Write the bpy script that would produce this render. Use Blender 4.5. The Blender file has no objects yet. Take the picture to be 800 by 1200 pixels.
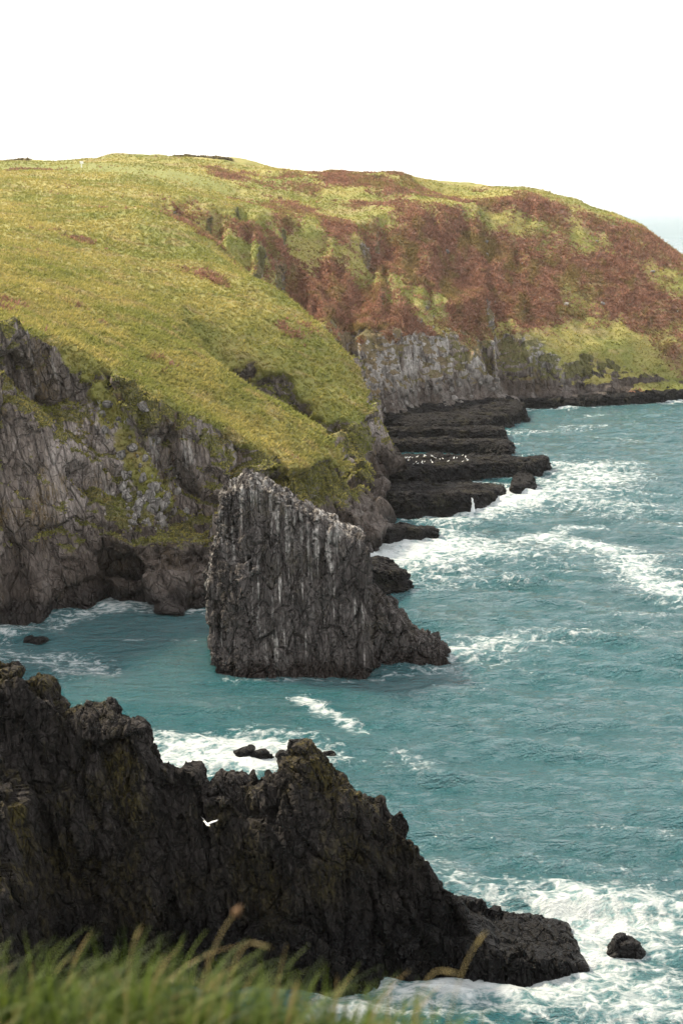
import bpy, math
import numpy as np

# ---------------------------------------------------------------- camera, sky, sun, exposure
scene = bpy.context.scene
scene.render.engine = 'CYCLES'
scene.cycles.use_denoising = True
scene.cycles.use_adaptive_sampling = True
scene.cycles.adaptive_threshold = 0.03
scene.cycles.max_bounces = 6
scene.cycles.diffuse_bounces = 3
scene.cycles.glossy_bounces = 3
scene.cycles.volume_bounces = 1
scene.cycles.transparent_max_bounces = 4
scene.cycles.sample_clamp_indirect = 6.0
EYE = 50.0
FPX = 1700.0                      # focal length of the photograph in its own pixels
PITCH = math.atan(357.0 / FPX)
cam_data = bpy.data.cameras.new('camera')
cam_data.sensor_fit = 'VERTICAL'
cam_data.sensor_height = 36.0
cam_data.lens = 36.0 * FPX / 1200.0
cam_data.clip_start = 0.1
cam_data.clip_end = 120000.0
cam_data.dof.use_dof = True
cam_data.dof.focus_distance = 170.0
cam_data.dof.aperture_fstop = 2.6
camera = bpy.data.objects.new('camera', cam_data)
scene.collection.objects.link(camera)
camera.location = (0.0, 0.0, EYE)
camera.rotation_euler = (math.pi / 2 - PITCH, 0.0, 0.0)
scene.camera = camera

SUN_EL = math.radians(46.0)
SUN_AZ = math.radians(-58.0)      # from +Y, clockwise positive: to the left, a little ahead
sun_vec = (math.sin(SUN_AZ) * math.cos(SUN_EL), math.cos(SUN_AZ) * math.cos(SUN_EL), math.sin(SUN_EL))
world = bpy.data.worlds.new('World')
scene.world = world
world.use_nodes = True
wn = world.node_tree
wn.nodes.clear()
w_out = wn.nodes.new('ShaderNodeOutputWorld')
w_bg = wn.nodes.new('ShaderNodeBackground')
w_sky = wn.nodes.new('ShaderNodeTexSky')
w_sky.sky_type = 'NISHITA'
w_sky.sun_disc = False
w_sky.sun_elevation = SUN_EL
w_sky.sun_rotation = SUN_AZ
w_sky.altitude = 50.0
w_sky.air_density = 1.0
w_sky.dust_density = 3.0
w_sky.ozone_density = 1.0
w_mix = wn.nodes.new('ShaderNodeMix')
w_mix.data_type = 'RGBA'
w_mix.inputs[0].default_value = 0.8       # thin even cloud veil over the sky
wn.links.new(w_sky.outputs['Color'], w_mix.inputs[6])
w_mix.inputs[7].default_value = (11.4, 11.2, 10.9, 1.0)
w_bg.inputs['Strength'].default_value = 0.1
wn.links.new(w_mix.outputs[2], w_bg.inputs['Color'])
wn.links.new(w_bg.outputs[0], w_out.inputs['Surface'])

sun_data = bpy.data.lights.new('sun', 'SUN')
sun_data.energy = 5.0
sun_data.angle = math.radians(5.0)
sun_data.color = (1.0, 0.88, 0.66)
sun = bpy.data.objects.new('sun', sun_data)
scene.collection.objects.link(sun)
sun.location = (-200, 150, 300)
sun.rotation_euler = (math.pi / 2 - SUN_EL, 0.0, math.pi - SUN_AZ)

scene.view_settings.view_transform = 'Standard'
scene.view_settings.look = 'None'
scene.view_settings.exposure = 0.95
scene.view_settings.gamma = 1.0
scene.view_settings.use_curve_mapping = False

rng = np.random.default_rng(7)
COL = scene.collection

# ---------------------------------------------------------------- helpers: survey points, noise, meshing
SP, CP = math.sin(PITCH), math.cos(PITCH)

def survey(px, py, Y):
    """World point at ground distance Y seen from the viewpoint in the photograph's direction px, py."""
    u, v = (px - 400.0) / FPX, (600.0 - py) / FPX
    t = Y / (CP + v * SP)
    return (u * t, Y, EYE + t * (v * CP - SP))

def sea_point(px, py, z=0.0):
    u, v = (px - 400.0) / FPX, (600.0 - py) / FPX
    t = (EYE - z) / (SP - v * CP)
    return (u * t, t * (CP + v * SP))

def _hash(ix, iy, iz, seed):
    h = (ix.astype(np.uint32) * np.uint32(374761393) + iy.astype(np.uint32) * np.uint32(668265263)
         + iz.astype(np.uint32) * np.uint32(2147483647) + np.uint32((seed * 974634777) & 0xFFFFFFFF))
    h = (h ^ (h >> np.uint32(13))) * np.uint32(1274126177)
    h = (h ^ (h >> np.uint32(16))) * np.uint32(2246822519)
    h ^= h >> np.uint32(15)
    return (h & np.uint32(0xFFFFFF)).astype(np.float32) / np.float32(16777215.0)

def vnoise(x, y, z, seed=0):
    x = np.asarray(x, np.float32); y = np.asarray(y, np.float32); z = np.asarray(z, np.float32)
    x, y, z = np.broadcast_arrays(x, y, z)
    fx, fy, fz = np.floor(x), np.floor(y), np.floor(z)
    ix, iy, iz = fx.astype(np.int64), fy.astype(np.int64), fz.astype(np.int64)
    tx, ty, tz = x - fx, y - fy, z - fz
    tx = tx * tx * tx * (tx * (tx * 6 - 15) + 10)
    ty = ty * ty * ty * (ty * (ty * 6 - 15) + 10)
    tz = tz * tz * tz * (tz * (tz * 6 - 15) + 10)
    r = 0
    for dx in (0, 1):
        wx = tx if dx else 1 - tx
        for dy in (0, 1):
            wy = ty if dy else 1 - ty
            for dz in (0, 1):
                wz = tz if dz else 1 - tz
                r = r + wx * wy * wz * _hash(ix + dx, iy + dy, iz + dz, seed)
    return r * 2 - 1

def fbm(x, y, z, octaves=4, seed=0, gain=0.5):
    a, s, r, n = 1.0, 1.0, 0.0, 0.0
    for o in range(octaves):
        r = r + a * vnoise(x * s + o * 17.3, y * s - o * 9.1, z * s + o * 5.7, seed + o)
        n += a; a *= gain; s *= 2.03
    return r / n * 1.5

def facets(x, y, z, s, amp, tilt, crack, seed, stretch=1.0, wob=0.35):
    """Offsets of tilted joint faces: every cell of the rock gets its own plane."""
    wx_, wy_, wz_ = (wob * vnoise(x / s, y / s, z / (s * stretch), seed + 40 + k) for k in range(3))
    X = np.asarray(x / s + wx_, np.float32); Y = np.asarray(y / s + wy_, np.float32); Z = np.asarray(z / (s * stretch) + wz_, np.float32)
    fx, fy, fz = np.floor(X).astype(np.int64), np.floor(Y).astype(np.int64), np.floor(Z).astype(np.int64)
    f1 = np.full(X.shape, 9.0, np.float32); f2 = f1.copy(); out = np.zeros(X.shape, np.float32)
    for dx in (-1, 0, 1):
        for dy in (-1, 0, 1):
            for dz in (-1, 0, 1):
                cx, cy, cz = fx + dx, fy + dy, fz + dz
                rx = cx + 0.05 + 0.9 * _hash(cx, cy, cz, seed) - X
                ry = cy + 0.05 + 0.9 * _hash(cx, cy, cz, seed + 1) - Y
                rz = cz + 0.05 + 0.9 * _hash(cx, cy, cz, seed + 2) - Z
                d = rx * rx + ry * ry + rz * rz
                near = d < f1
                f2 = np.where(near, f1, np.minimum(f2, d))
                h3, h4, h5 = (_hash(cx, cy, cz, seed + k) - 0.5 for k in (3, 4, 5))
                h6 = _hash(cx, cy, cz, seed + 6) - 0.5
                out = np.where(near, 2 * amp * h3 + 2 * tilt * s * (rx * h4 + ry * h5 + rz * h6 * stretch), out)
                f1 = np.where(near, d, f1)
    gap = np.sqrt(f2) - np.sqrt(f1)
    return out - crack * sstep(0.10, 0.0, gap)

def sstep(a, b, x):
    t = np.clip((x - a) / (b - a), 0, 1)
    return t * t * (3 - 2 * t)

def smax(a, b, k):
    h = np.clip(0.5 - 0.5 * (b - a) / k, 0, 1)
    return b * (1 - h) + a * h + k * h * (1 - h)

def smin(a, b, k):
    return -smax(-a, -b, k)

def surface_nets(F, xs, ys, zs):
    """Quads of the zero surface of F (negative inside) on a grid with the given axes."""
    ins = F < 0
    c = np.zeros(tuple(n - 1 for n in F.shape), np.uint8)
    for dx in (0, 1):
        for dy in (0, 1):
            for dz in (0, 1):
                c += ins[dx:dx + c.shape[0], dy:dy + c.shape[1], dz:dz + c.shape[2]]
    act = (c > 0) & (c < 8)
    I, J, K = np.nonzero(act)
    idx = np.full(c.shape, -1, np.int32)
    idx[I, J, K] = np.arange(len(I), dtype=np.int32)
    corners = [(dx, dy, dz) for dx in (0, 1) for dy in (0, 1) for dz in (0, 1)]
    V = {cn: F[I + cn[0], J + cn[1], K + cn[2]] for cn in corners}
    acc = np.zeros((len(I), 3)); cnt = np.zeros(len(I))
    for a in corners:
        for ax in range(3):
            if a[ax] == 0:
                b = list(a); b[ax] = 1; b = tuple(b)
                va, vb = V[a], V[b]
                m = (va < 0) != (vb < 0)
                t = np.where(m, va / np.where(m, va - vb, 1), 0)
                for q in range(3):
                    acc[:, q] += np.where(m, a[q] + (t if q == ax else 0), 0)
                cnt += m
    p = acc / cnt[:, None]
    P = np.empty((len(I), 3))
    for q, (ax, base) in enumerate(((xs, I), (ys, J), (zs, K))):
        P[:, q] = ax[base] + p[:, q] * (ax[base + 1] - ax[base])
    quads = []
    for ax in range(3):
        o1, o2 = (ax + 1) % 3, (ax + 2) % 3
        s0 = [slice(None)] * 3; s1 = [slice(None)] * 3
        s0[ax] = slice(0, -1); s1[ax] = slice(1, None)
        for o in (o1, o2):
            s0[o] = slice(1, -1); s1[o] = slice(1, -1)
        A, B = ins[tuple(s0)], ins[tuple(s1)]
        for flip, m in ((False, A & ~B), (True, ~A & B)):
            e = np.stack(np.nonzero(m), 1)
            if not len(e):
                continue
            e[:, o1] += 1; e[:, o2] += 1
            q = []
            for d1, d2 in ((-1, -1), (0, -1), (0, 0), (-1, 0)):
                cc = e.copy(); cc[:, o1] += d1; cc[:, o2] += d2
                q.append(idx[cc[:, 0], cc[:, 1], cc[:, 2]])
            q = np.stack(q, 1)
            quads.append(q[:, ::-1] if flip else q)
    return P, np.concatenate(quads)

def subdivide(P, Q):
    """Each quad into four, midpoints averaged."""
    n = len(P)
    e = np.concatenate([Q[:, [0, 1]], Q[:, [1, 2]], Q[:, [2, 3]], Q[:, [3, 0]]])
    es = np.sort(e, 1)
    key = es[:, 0].astype(np.int64) * n + es[:, 1]
    u, inv = np.unique(key, return_inverse=True)
    mid = (P[u // n] + P[u % n]) * 0.5
    cen = P[Q].mean(1)
    m = len(Q)
    E = inv.reshape(4, m).T + n
    Cn = np.arange(m) + n + len(u)
    P2 = np.concatenate([P, mid, cen])
    Q2 = np.concatenate([np.stack([Q[:, k], E[:, k], Cn, E[:, k - 1]], 1) for k in range(4)])
    return P2, Q2

def smooth(P, Q, n=1, f=0.5):
    for _ in range(n):
        acc = np.zeros_like(P); cnt = np.zeros(len(P))
        cen = P[Q].mean(1)
        for k in range(4):
            np.add.at(acc, Q[:, k], cen)
            np.add.at(cnt, Q[:, k], 1)
        P = P * (1 - f) + f * acc / np.maximum(cnt, 1)[:, None]
    return P

def largest_piece(P, Q):
    lab = np.arange(len(P))
    while True:
        m = lab[Q].min(1)
        new = lab.copy()
        for k in range(4):
            np.minimum.at(new, Q[:, k], m)
        new = new[new]
        if (new == lab).all():
            break
        lab = new
    u, c = np.unique(lab, return_counts=True)
    keep = lab == u[c.argmax()]
    idx = np.cumsum(keep) - 1
    return P[keep], idx[Q[keep[Q[:, 0]]]]

def vnormals(P, Q):
    d1, d2 = P[Q[:, 2]] - P[Q[:, 0]], P[Q[:, 3]] - P[Q[:, 1]]
    fn = np.cross(d1, d2)
    N = np.zeros_like(P)
    for k in range(4):
        for q in range(3):
            N[:, q] += np.bincount(Q[:, k], fn[:, q], len(P))
    return N / np.maximum(np.linalg.norm(N, axis=1), 1e-9)[:, None]

def mesh_from(name, P, F, attrs=None, smooth_shade=True):
    F = np.asarray(F, np.int32)
    me = bpy.data.meshes.new(name)
    k = F.shape[1]
    me.vertices.add(len(P)); me.vertices.foreach_set('co', np.asarray(P, np.float32).ravel())
    me.loops.add(F.size); me.loops.foreach_set('vertex_index', F.ravel())
    me.polygons.add(len(F))
    me.polygons.foreach_set('loop_start', np.arange(0, F.size, k, dtype=np.int32))
    me.polygons.foreach_set('use_smooth', np.full(len(F), smooth_shade))
    me.update(calc_edges=True)
    for an, av in (attrs or {}).items():
        at = me.attributes.new(an, 'FLOAT', 'POINT')
        at.data.foreach_set('value', np.asarray(av, np.float32))
    return me

def add_obj(name, me, mat=None, parent=None, loc=None, **props):
    if me is not None and mat is not None and not me.materials:
        me.materials.append(mat)
    o = bpy.data.objects.new(name, me)
    COL.objects.link(o)
    if loc is not None:
        o.location = loc
    if parent is not None:
        o.parent = parent
    for k, v in props.items():
        o[k] = v
    return o

# ---------------------------------------------------------------- material helper
class NT:
    def __init__(self, name):
        self.mat = bpy.data.materials.new(name)
        self.mat.use_nodes = True
        self.t = self.mat.node_tree
        self.t.nodes.clear()
        self.out = self.t.nodes.new('ShaderNodeOutputMaterial')
        g = self.t.nodes.new('ShaderNodeNewGeometry')
        self.pos = g.outputs['Position']; self.nor = g.outputs['Normal']
        self._sep = None
    def n(self, typ, **kw):
        nd = self.t.nodes.new(typ)
        for k, v in kw.items():
            setattr(nd, k, v)
        return nd
    def put(self, sock, v):
        if isinstance(v, bpy.types.NodeSocket):
            self.t.links.new(v, sock)
        elif v is not None:
            if sock.type == 'RGBA' and len(v) == 3:
                v = (*v, 1.0)
            sock.default_value = v
    def m(self, op, a, b=None, c=None, clamp=False):
        nd = self.n('ShaderNodeMath', operation=op, use_clamp=clamp)
        for i, v in enumerate((a, b, c)):
            if v is not None:
                self.put(nd.inputs[i], v)
        return nd.outputs[0]
    def sep(self, v):
        nd = self.n('ShaderNodeSeparateXYZ'); self.put(nd.inputs[0], v); return nd.outputs
    def scale(self, v, s, loc=(0, 0, 0), rot=(0, 0, 0)):
        nd = self.n('ShaderNodeMapping'); self.put(nd.inputs[0], v)
        nd.inputs[1].default_value = loc; nd.inputs[2].default_value = rot; nd.inputs[3].default_value = s
        return nd.outputs[0]
    def noise(self, v, s, detail=4, rough=0.55, dist=0.0):
        nd = self.n('ShaderNodeTexNoise'); self.put(nd.inputs['Vector'], v)
        nd.inputs['Scale'].default_value = s; nd.inputs['Detail'].default_value = detail
        nd.inputs['Roughness'].default_value = rough; nd.inputs['Distortion'].default_value = dist
        return nd.outputs[0]
    def voronoi(self, v, s, feature='F1', rnd=1.0):
        nd = self.n('ShaderNodeTexVoronoi', feature=feature); self.put(nd.inputs['Vector'], v)
        nd.inputs['Scale'].default_value = s
        nd.inputs['Randomness'].default_value = rnd
        return nd
    def ramp(self, v, a, b, lo=0.0, hi=1.0):
        nd = self.n('ShaderNodeMapRange', interpolation_type='SMOOTHSTEP')
        self.put(nd.inputs[0], v); nd.inputs[1].default_value = a; nd.inputs[2].default_value = b
        nd.inputs[3].default_value = lo; nd.inputs[4].default_value = hi
        return nd.outputs[0]
    def mix(self, f, a, b, mode='MIX'):
        nd = self.n('ShaderNodeMix', data_type='RGBA', blend_type=mode)
        self.put(nd.inputs[0], f); self.put(nd.inputs[6], a); self.put(nd.inputs[7], b)
        return nd.outputs[2]
    def attr(self, name):
        return self.n('ShaderNodeAttribute', attribute_name=name).outputs['Fac']
    def bump(self, h, strength=0.6, dist=0.3, normal=None):
        nd = self.n('ShaderNodeBump'); self.put(nd.inputs['Height'], h)
        nd.inputs['Strength'].default_value = strength; nd.inputs['Distance'].default_value = dist
        if normal is not None:
            self.put(nd.inputs['Normal'], normal)
        return nd.outputs[0]
    def bsdf(self, color, rough=0.85, normal=None, spec=0.3, **kw):
        nd = self.n('ShaderNodeBsdfPrincipled')
        self.put(nd.inputs['Base Color'], color); self.put(nd.inputs['Roughness'], rough)
        nd.inputs['Specular IOR Level'].default_value = spec
        if normal is not None:
            self.put(nd.inputs['Normal'], normal)
        for k, v in kw.items():
            self.put(nd.inputs[k], v)
        self.last = nd
        return nd.outputs[0]
    def finish(self, sh):
        self.t.links.new(sh, self.out.inputs['Surface'])
        return self.mat

def rock_nodes(T, dark, mid, light, dip=(0.0, 0.0, 0.0), crack=0.35, tone=1.0, lichen=0.3, lichen_col=(0.13, 0.095, 0.03), streak=0.0, wet_z=2.6, wet_col=(0.012, 0.011, 0.011), guano=0.0, fine=1.0, patch=0.0, damp=0.0, gscale=(3.0, 1.2, 0.10), brk_lo=0.32, lichen_lo=0.50, damp_col=((0.015, 0.011, 0.009), (0.068, 0.050, 0.040))):
    """Colour, roughness and normal of weathered, steeply bedded rock."""
    p = T.pos
    bed = T.scale(p, (1, 1, 1), rot=dip)
    warp = T.noise(p, 0.35, 3)
    big = T.noise(p, 0.11, 4, 0.6)
    med = T.noise(T.scale(bed, (1.6, 1.6, 0.35)), 0.55, 6, 0.65, 0.4)      # bedding drawn out up the face
    fin = T.noise(T.scale(bed, (1.5, 1.5, 0.6)), 2.6, 6, 0.7)
    c = T.mix(T.ramp(med, 0.30, 0.62), dark, mid)
    c = T.mix(T.m('MULTIPLY', T.ramp(fin, 0.50, 0.75), T.ramp(big, 0.35, 0.65)), c, light)
    if patch:
        pt = T.ramp(T.noise(T.scale(p, (1, 1, 0.7), loc=(31, 7, 2)), 0.10, 4, 0.55), 0.46, 0.60)
        c = T.mix(T.m('MULTIPLY', pt, patch), c, T.mix(T.ramp(fin, 0.3, 0.6), mid, light))
    # joint cracks in two sizes
    cr = T.voronoi(T.scale(bed, (1.2, 1.2, 0.5), loc=(3, 1, 2)), 0.55 * fine, 'DISTANCE_TO_EDGE').outputs['Distance']
    cr2 = T.voronoi(T.scale(bed, (1.3, 1.3, 0.55), loc=(7, 4, 1)), 1.7 * fine, 'DISTANCE_TO_EDGE').outputs['Distance']
    j1 = T.ramp(cr, 0.0, 0.07); j2 = T.ramp(cr2, 0.0, 0.09)
    blk = T.sep(T.voronoi(T.scale(bed, (1.2, 1.2, 0.5), loc=(3, 1, 2)), 0.55 * fine).outputs['Color'])[0]
    c = T.mix(T.m('MULTIPLY', blk, 0.35), c, T.mix(1.0, c, (0.55, 0.52, 0.5), 'MULTIPLY'))
    c = T.mix(T.m('MULTIPLY', T.m('SUBTRACT', 1.0, j1), crack), c, (0.012, 0.011, 0.01))
    # lichen and soil stains
    li = T.m('MULTIPLY', T.ramp(T.noise(T.scale(p, (1, 1, 0.6), loc=(20, 3, 8)), 0.22, 5, 0.7), lichen_lo, lichen_lo + 0.18), T.ramp(fin, 0.4, 0.6))
    c = T.mix(T.m('MULTIPLY', li, lichen), c, lichen_col)
    if streak:
        st = T.noise(T.scale(bed, (3.2, 3.2, 0.11), loc=(5, 5, 0)), 0.75, 4, 0.6, 0.3)
        c = T.mix(T.m('MULTIPLY', T.ramp(st, 0.54, 0.68), streak), c, light)
        st2 = T.noise(T.scale(bed, (2.2, 2.2, 0.07), loc=(15, 2, 4)), 0.8, 4, 0.6, 0.3)
        c = T.mix(T.m('MULTIPLY', T.ramp(st2, 0.54, 0.7), 0.55), c, dark)
    if guano:
        g = T.attr('guano')
        gs = T.noise(T.scale(bed, gscale, loc=(1, 9, 3)), 0.62, 5, 0.62, 0.25)
        gs = T.m('ADD', gs, T.m('MULTIPLY', T.m('SUBTRACT', T.noise(T.scale(bed, (0.35, 0.2, 0.12), loc=(4, 4, 4)), 1.0, 3), 0.5), 0.35))
        gg = T.m('ADD', gs, T.m('MULTIPLY', g, 0.32))
        brk = T.ramp(T.noise(p, 1.1, 5, 0.7), brk_lo, 0.6)
        c = T.mix(T.m('MULTIPLY', T.m('MULTIPLY', T.ramp(gg, 0.60, 0.76), brk), guano), c, (0.44, 0.415, 0.39))
    # black algae up to the splash line
    z = T.sep(p)[2]
    wz = T.m('ADD', z, T.m('MULTIPLY', T.m('SUBTRACT', warp, 0.5), 3.5))
    if damp:
        dz = T.ramp(wz, 5.0, 13.0, 1.0, 0.0)
        c = T.mix(T.m('MULTIPLY', dz, damp), c, T.mix(fin, *damp_col))
    wet = T.ramp(wz, wet_z - 1.4, wet_z + 0.9, 1.0, 0.0)
    c = T.mix(T.m('MULTIPLY', wet, 0.88), c, wet_col)
    if tone != 1.0:
        c = T.mix(1.0, c, (tone, tone, tone), 'MULTIPLY')
    rough = T.m('SUBTRACT', 0.88, T.m('MULTIPLY', wet, 0.42))
    h = T.m('ADD', T.m('MULTIPLY', med, 0.65), T.m('MULTIPLY', fin, 0.45))
    h = T.m('ADD', h, T.m('ADD', T.m('MULTIPLY', j1, 0.85), T.m('MULTIPLY', j2, 0.55)))
    h = T.m('ADD', h, T.m('MULTIPLY', blk, 0.35))
    nrm = T.bump(h, 0.9, 0.42)
    return c, rough, nrm

def rock_mat(name, *a, **k):
    T = NT(name)
    c, r, nr = rock_nodes(T, *a, **k)
    return T.finish(T.bsdf(c, r, nr, 0.12))

MAT = {}
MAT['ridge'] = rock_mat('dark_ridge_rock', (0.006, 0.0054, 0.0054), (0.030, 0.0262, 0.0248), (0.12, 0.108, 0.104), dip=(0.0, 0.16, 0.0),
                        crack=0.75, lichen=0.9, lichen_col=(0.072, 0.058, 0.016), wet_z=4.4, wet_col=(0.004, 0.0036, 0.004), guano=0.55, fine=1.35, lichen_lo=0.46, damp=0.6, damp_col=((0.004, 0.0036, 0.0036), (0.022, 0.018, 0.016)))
MAT['stack'] = rock_mat('sea_stack_rock', (0.028, 0.025, 0.024), (0.098, 0.087, 0.083), (0.23, 0.21, 0.20), dip=(0.0, 0.03, 0.0),
                        crack=0.25, lichen=0.30, lichen_col=(0.11, 0.09, 0.03), streak=0.28, wet_z=1.6, wet_col=(0.022, 0.016, 0.014), guano=0.95, fine=1.2)
MAT['ledge'] = rock_mat('black_ledge_rock', (0.007, 0.007, 0.008), (0.019, 0.017, 0.018), (0.06, 0.054, 0.052), dip=(0.0, 1.2, 0.1),
                        crack=0.6, lichen=0.35, lichen_col=(0.085, 0.075, 0.03), wet_z=1.1)
MAT['skerry'] = rock_mat('wet_skerry_rock', (0.010, 0.010, 0.010), (0.02, 0.018, 0.017), (0.05, 0.045, 0.04), crack=0.5, lichen=0.0, wet_z=2.2)
MAT['boulder'] = rock_mat('pale_boulder_rock', (0.16, 0.15, 0.14), (0.34, 0.32, 0.30), (0.52, 0.49, 0.46), crack=0.4, lichen=0.25, wet_z=0.2, fine=2.0)

def heath_colour(T):
    p = T.pos
    n1 = T.noise(T.scale(p, (1.0, 0.8, 1.0)), 0.45, 5, 0.6)
    n2 = T.noise(p, 2.2, 3, 0.6)
    c = T.mix(T.ramp(n1, 0.35, 0.65), (0.155, 0.080, 0.058), (0.235, 0.135, 0.100))
    c = T.mix(T.m('MULTIPLY', T.ramp(n2, 0.45, 0.7), 0.4), c, (0.11, 0.078, 0.05))
    n4 = T.noise(T.scale(p, (1.0, 0.6, 1.0), loc=(9, 4, 0)), 0.13, 6, 0.68, 0.4)
    c = T.mix(T.m('MULTIPLY', T.ramp(n4, 0.47, 0.62), 0.7), c, (0.155, 0.130, 0.050))
    n5 = T.noise(T.scale(p, (1.0, 0.6, 1.0), loc=(2, 14, 0)), 0.2, 5, 0.65, 0.4)
    return T.mix(T.m('MULTIPLY', T.ramp(n5, 0.55, 0.66), 0.6), c, (0.07, 0.055, 0.03))

def grass_colour(T):
    p = T.pos
    lie = T.scale(p, (0.35, 1.0, 1.0), rot=(0, 0, math.radians(35)))        # wind-combed along the slope
    n1 = T.noise(p, 0.06, 4, 0.6)
    n2 = T.noise(T.scale(p, (0.3, 1.3, 1.0), rot=(0, 0, math.radians(38))), 1.1, 5, 0.7)
    n3 = T.noise(lie, 0.28, 4, 0.6)
    c = T.mix(T.ramp(n1, 0.38, 0.62), (0.155, 0.164, 0.046), (0.25, 0.222, 0.074))
    c = T.mix(T.ramp(n3, 0.50, 0.68), c, (0.24, 0.20, 0.09))
    c = T.mix(T.m('MULTIPLY', T.ramp(n2, 0.52, 0.72), 0.6), c, (0.082, 0.098, 0.022))
    return c

def headland_mat():
    T = NT('headland_ground')
    c, r, nr = rock_nodes(T, (0.040, 0.032, 0.028), (0.178, 0.147, 0.128), (0.40, 0.35, 0.325), dip=(0.05, 0.12, 0.0), crack=0.45,
                          lichen=0.85, lichen_col=(0.145, 0.098, 0.036), streak=0.35, wet_z=2.6, wet_col=(0.018, 0.014, 0.013), guano=0.8, fine=0.8, patch=0.75, damp=0.7, gscale=(1.15, 0.45, 0.11), brk_lo=0.22)
    veg = T.attr('veg'); heath = T.attr('heath'); moss = T.attr('moss')
    edge = T.noise(T.scale(T.pos, (1, 1, 1)), 0.9, 5, 0.7)
    vm = T.ramp(T.m('ADD', veg, T.m('MULTIPLY', T.m('SUBTRACT', edge, 0.5), 0.9)), 0.40, 0.56)
    hm = T.ramp(T.m('ADD', heath, T.m('MULTIPLY', T.m('SUBTRACT', edge, 0.5), 1.3)), 0.28, 0.76)
    mm = T.ramp(T.m('ADD', moss, T.m('MULTIPLY', T.m('SUBTRACT', edge, 0.5), 0.9)), 0.42, 0.62)
    c = T.mix(T.m('MULTIPLY', mm, 0.9), c, T.mix(T.m('MULTIPLY', hm, 0.45), T.mix(T.noise(T.pos, 1.6, 4), (0.055, 0.058, 0.017), (0.15, 0.135, 0.048)), heath_colour(T)))
    lawn = T.ramp(T.attr('lawn'), 0.4, 0.6)
    g = T.mix(hm, grass_colour(T), heath_colour(T))
    g = T.mix(lawn, g, T.mix(T.noise(T.pos, 0.12, 3), (0.125, 0.145, 0.036), (0.19, 0.185, 0.06)))
    c = T.mix(vm, c, g)
    gh = T.noise(T.scale(T.pos, (0.5, 1.2, 1.0), rot=(0, 0, 0.6)), 2.2, 5, 0.7)
    gn = T.bump(gh, 0.8, 0.35)
    nm = T.n('ShaderNodeMix', data_type='VECTOR')
    T.put(nm.inputs[0], vm); T.put(nm.inputs[4], nr); T.put(nm.inputs[5], gn)
    rr = T.m('ADD', T.m('MULTIPLY', r, T.m('SUBTRACT', 1.0, vm)), T.m('MULTIPLY', vm, 0.95))
    return T.finish(T.bsdf(c, rr, nm.outputs[1], 0.25))
MAT['headland'] = headland_mat()

def tuft_mat(name, fn, bright=1.0):
    T = NT(name)
    c = fn(T)
    v = T.attr('tone')
    c = T.mix(1.0, c, T.mix(v, (0.72 * bright, 0.76 * bright, 0.7 * bright), (1.35 * bright, 1.25 * bright, 1.2 * bright)), 'MULTIPLY')
    b = T.bsdf(c, 0.9, None, 0.15)
    tr = T.n('ShaderNodeBsdfTranslucent'); T.put(tr.inputs[0], c)
    mx = T.n('ShaderNodeMixShader'); mx.inputs[0].default_value = 0.35
    T.t.links.new(b, mx.inputs[1]); T.t.links.new(tr.outputs[0], mx.inputs[2])
    return T.finish(mx.outputs[0])
MAT['tufts'] = tuft_mat('slope_grass', grass_colour, 1.25)
MAT['bracken'] = tuft_mat('dead_bracken', heath_colour, 1.3)

def plain_mat(name, col, rough=0.7, var=0.25, sc=6.0):
    T = NT(name)
    k = T.noise(T.pos, sc, 4)
    d = tuple(x * (1 - var) for x in col); l = tuple(min(1, x * (1 + var)) for x in col)
    return T.finish(T.bsdf(T.mix(k, d, l), rough, T.bump(k, 0.3, 0.02), 0.3))
MAT['white_feather'] = plain_mat('white_feathers', (0.78, 0.78, 0.77), 0.7, 0.06)
MAT['grey_feather'] = plain_mat('grey_feathers', (0.42, 0.43, 0.45), 0.7, 0.08)
MAT['dark_feather'] = plain_mat('black_feathers', (0.03, 0.03, 0.035), 0.6, 0.1)
MAT['beak'] = plain_mat('yellow_beak', (0.55, 0.36, 0.04), 0.4, 0.1)
MAT['post'] = plain_mat('white_paint', (0.75, 0.75, 0.72), 0.6, 0.05)
MAT['seed'] = plain_mat('brown_seed_head', (0.10, 0.058, 0.03), 0.85, 0.4, 90.0)
MAT['straw'] = plain_mat('dry_stalk', (0.24, 0.19, 0.085), 0.7, 0.3, 30.0)
MAT['hedge'] = plain_mat('dark_scrub', (0.20, 0.16, 0.085), 0.95, 0.4, 2.0)

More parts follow.
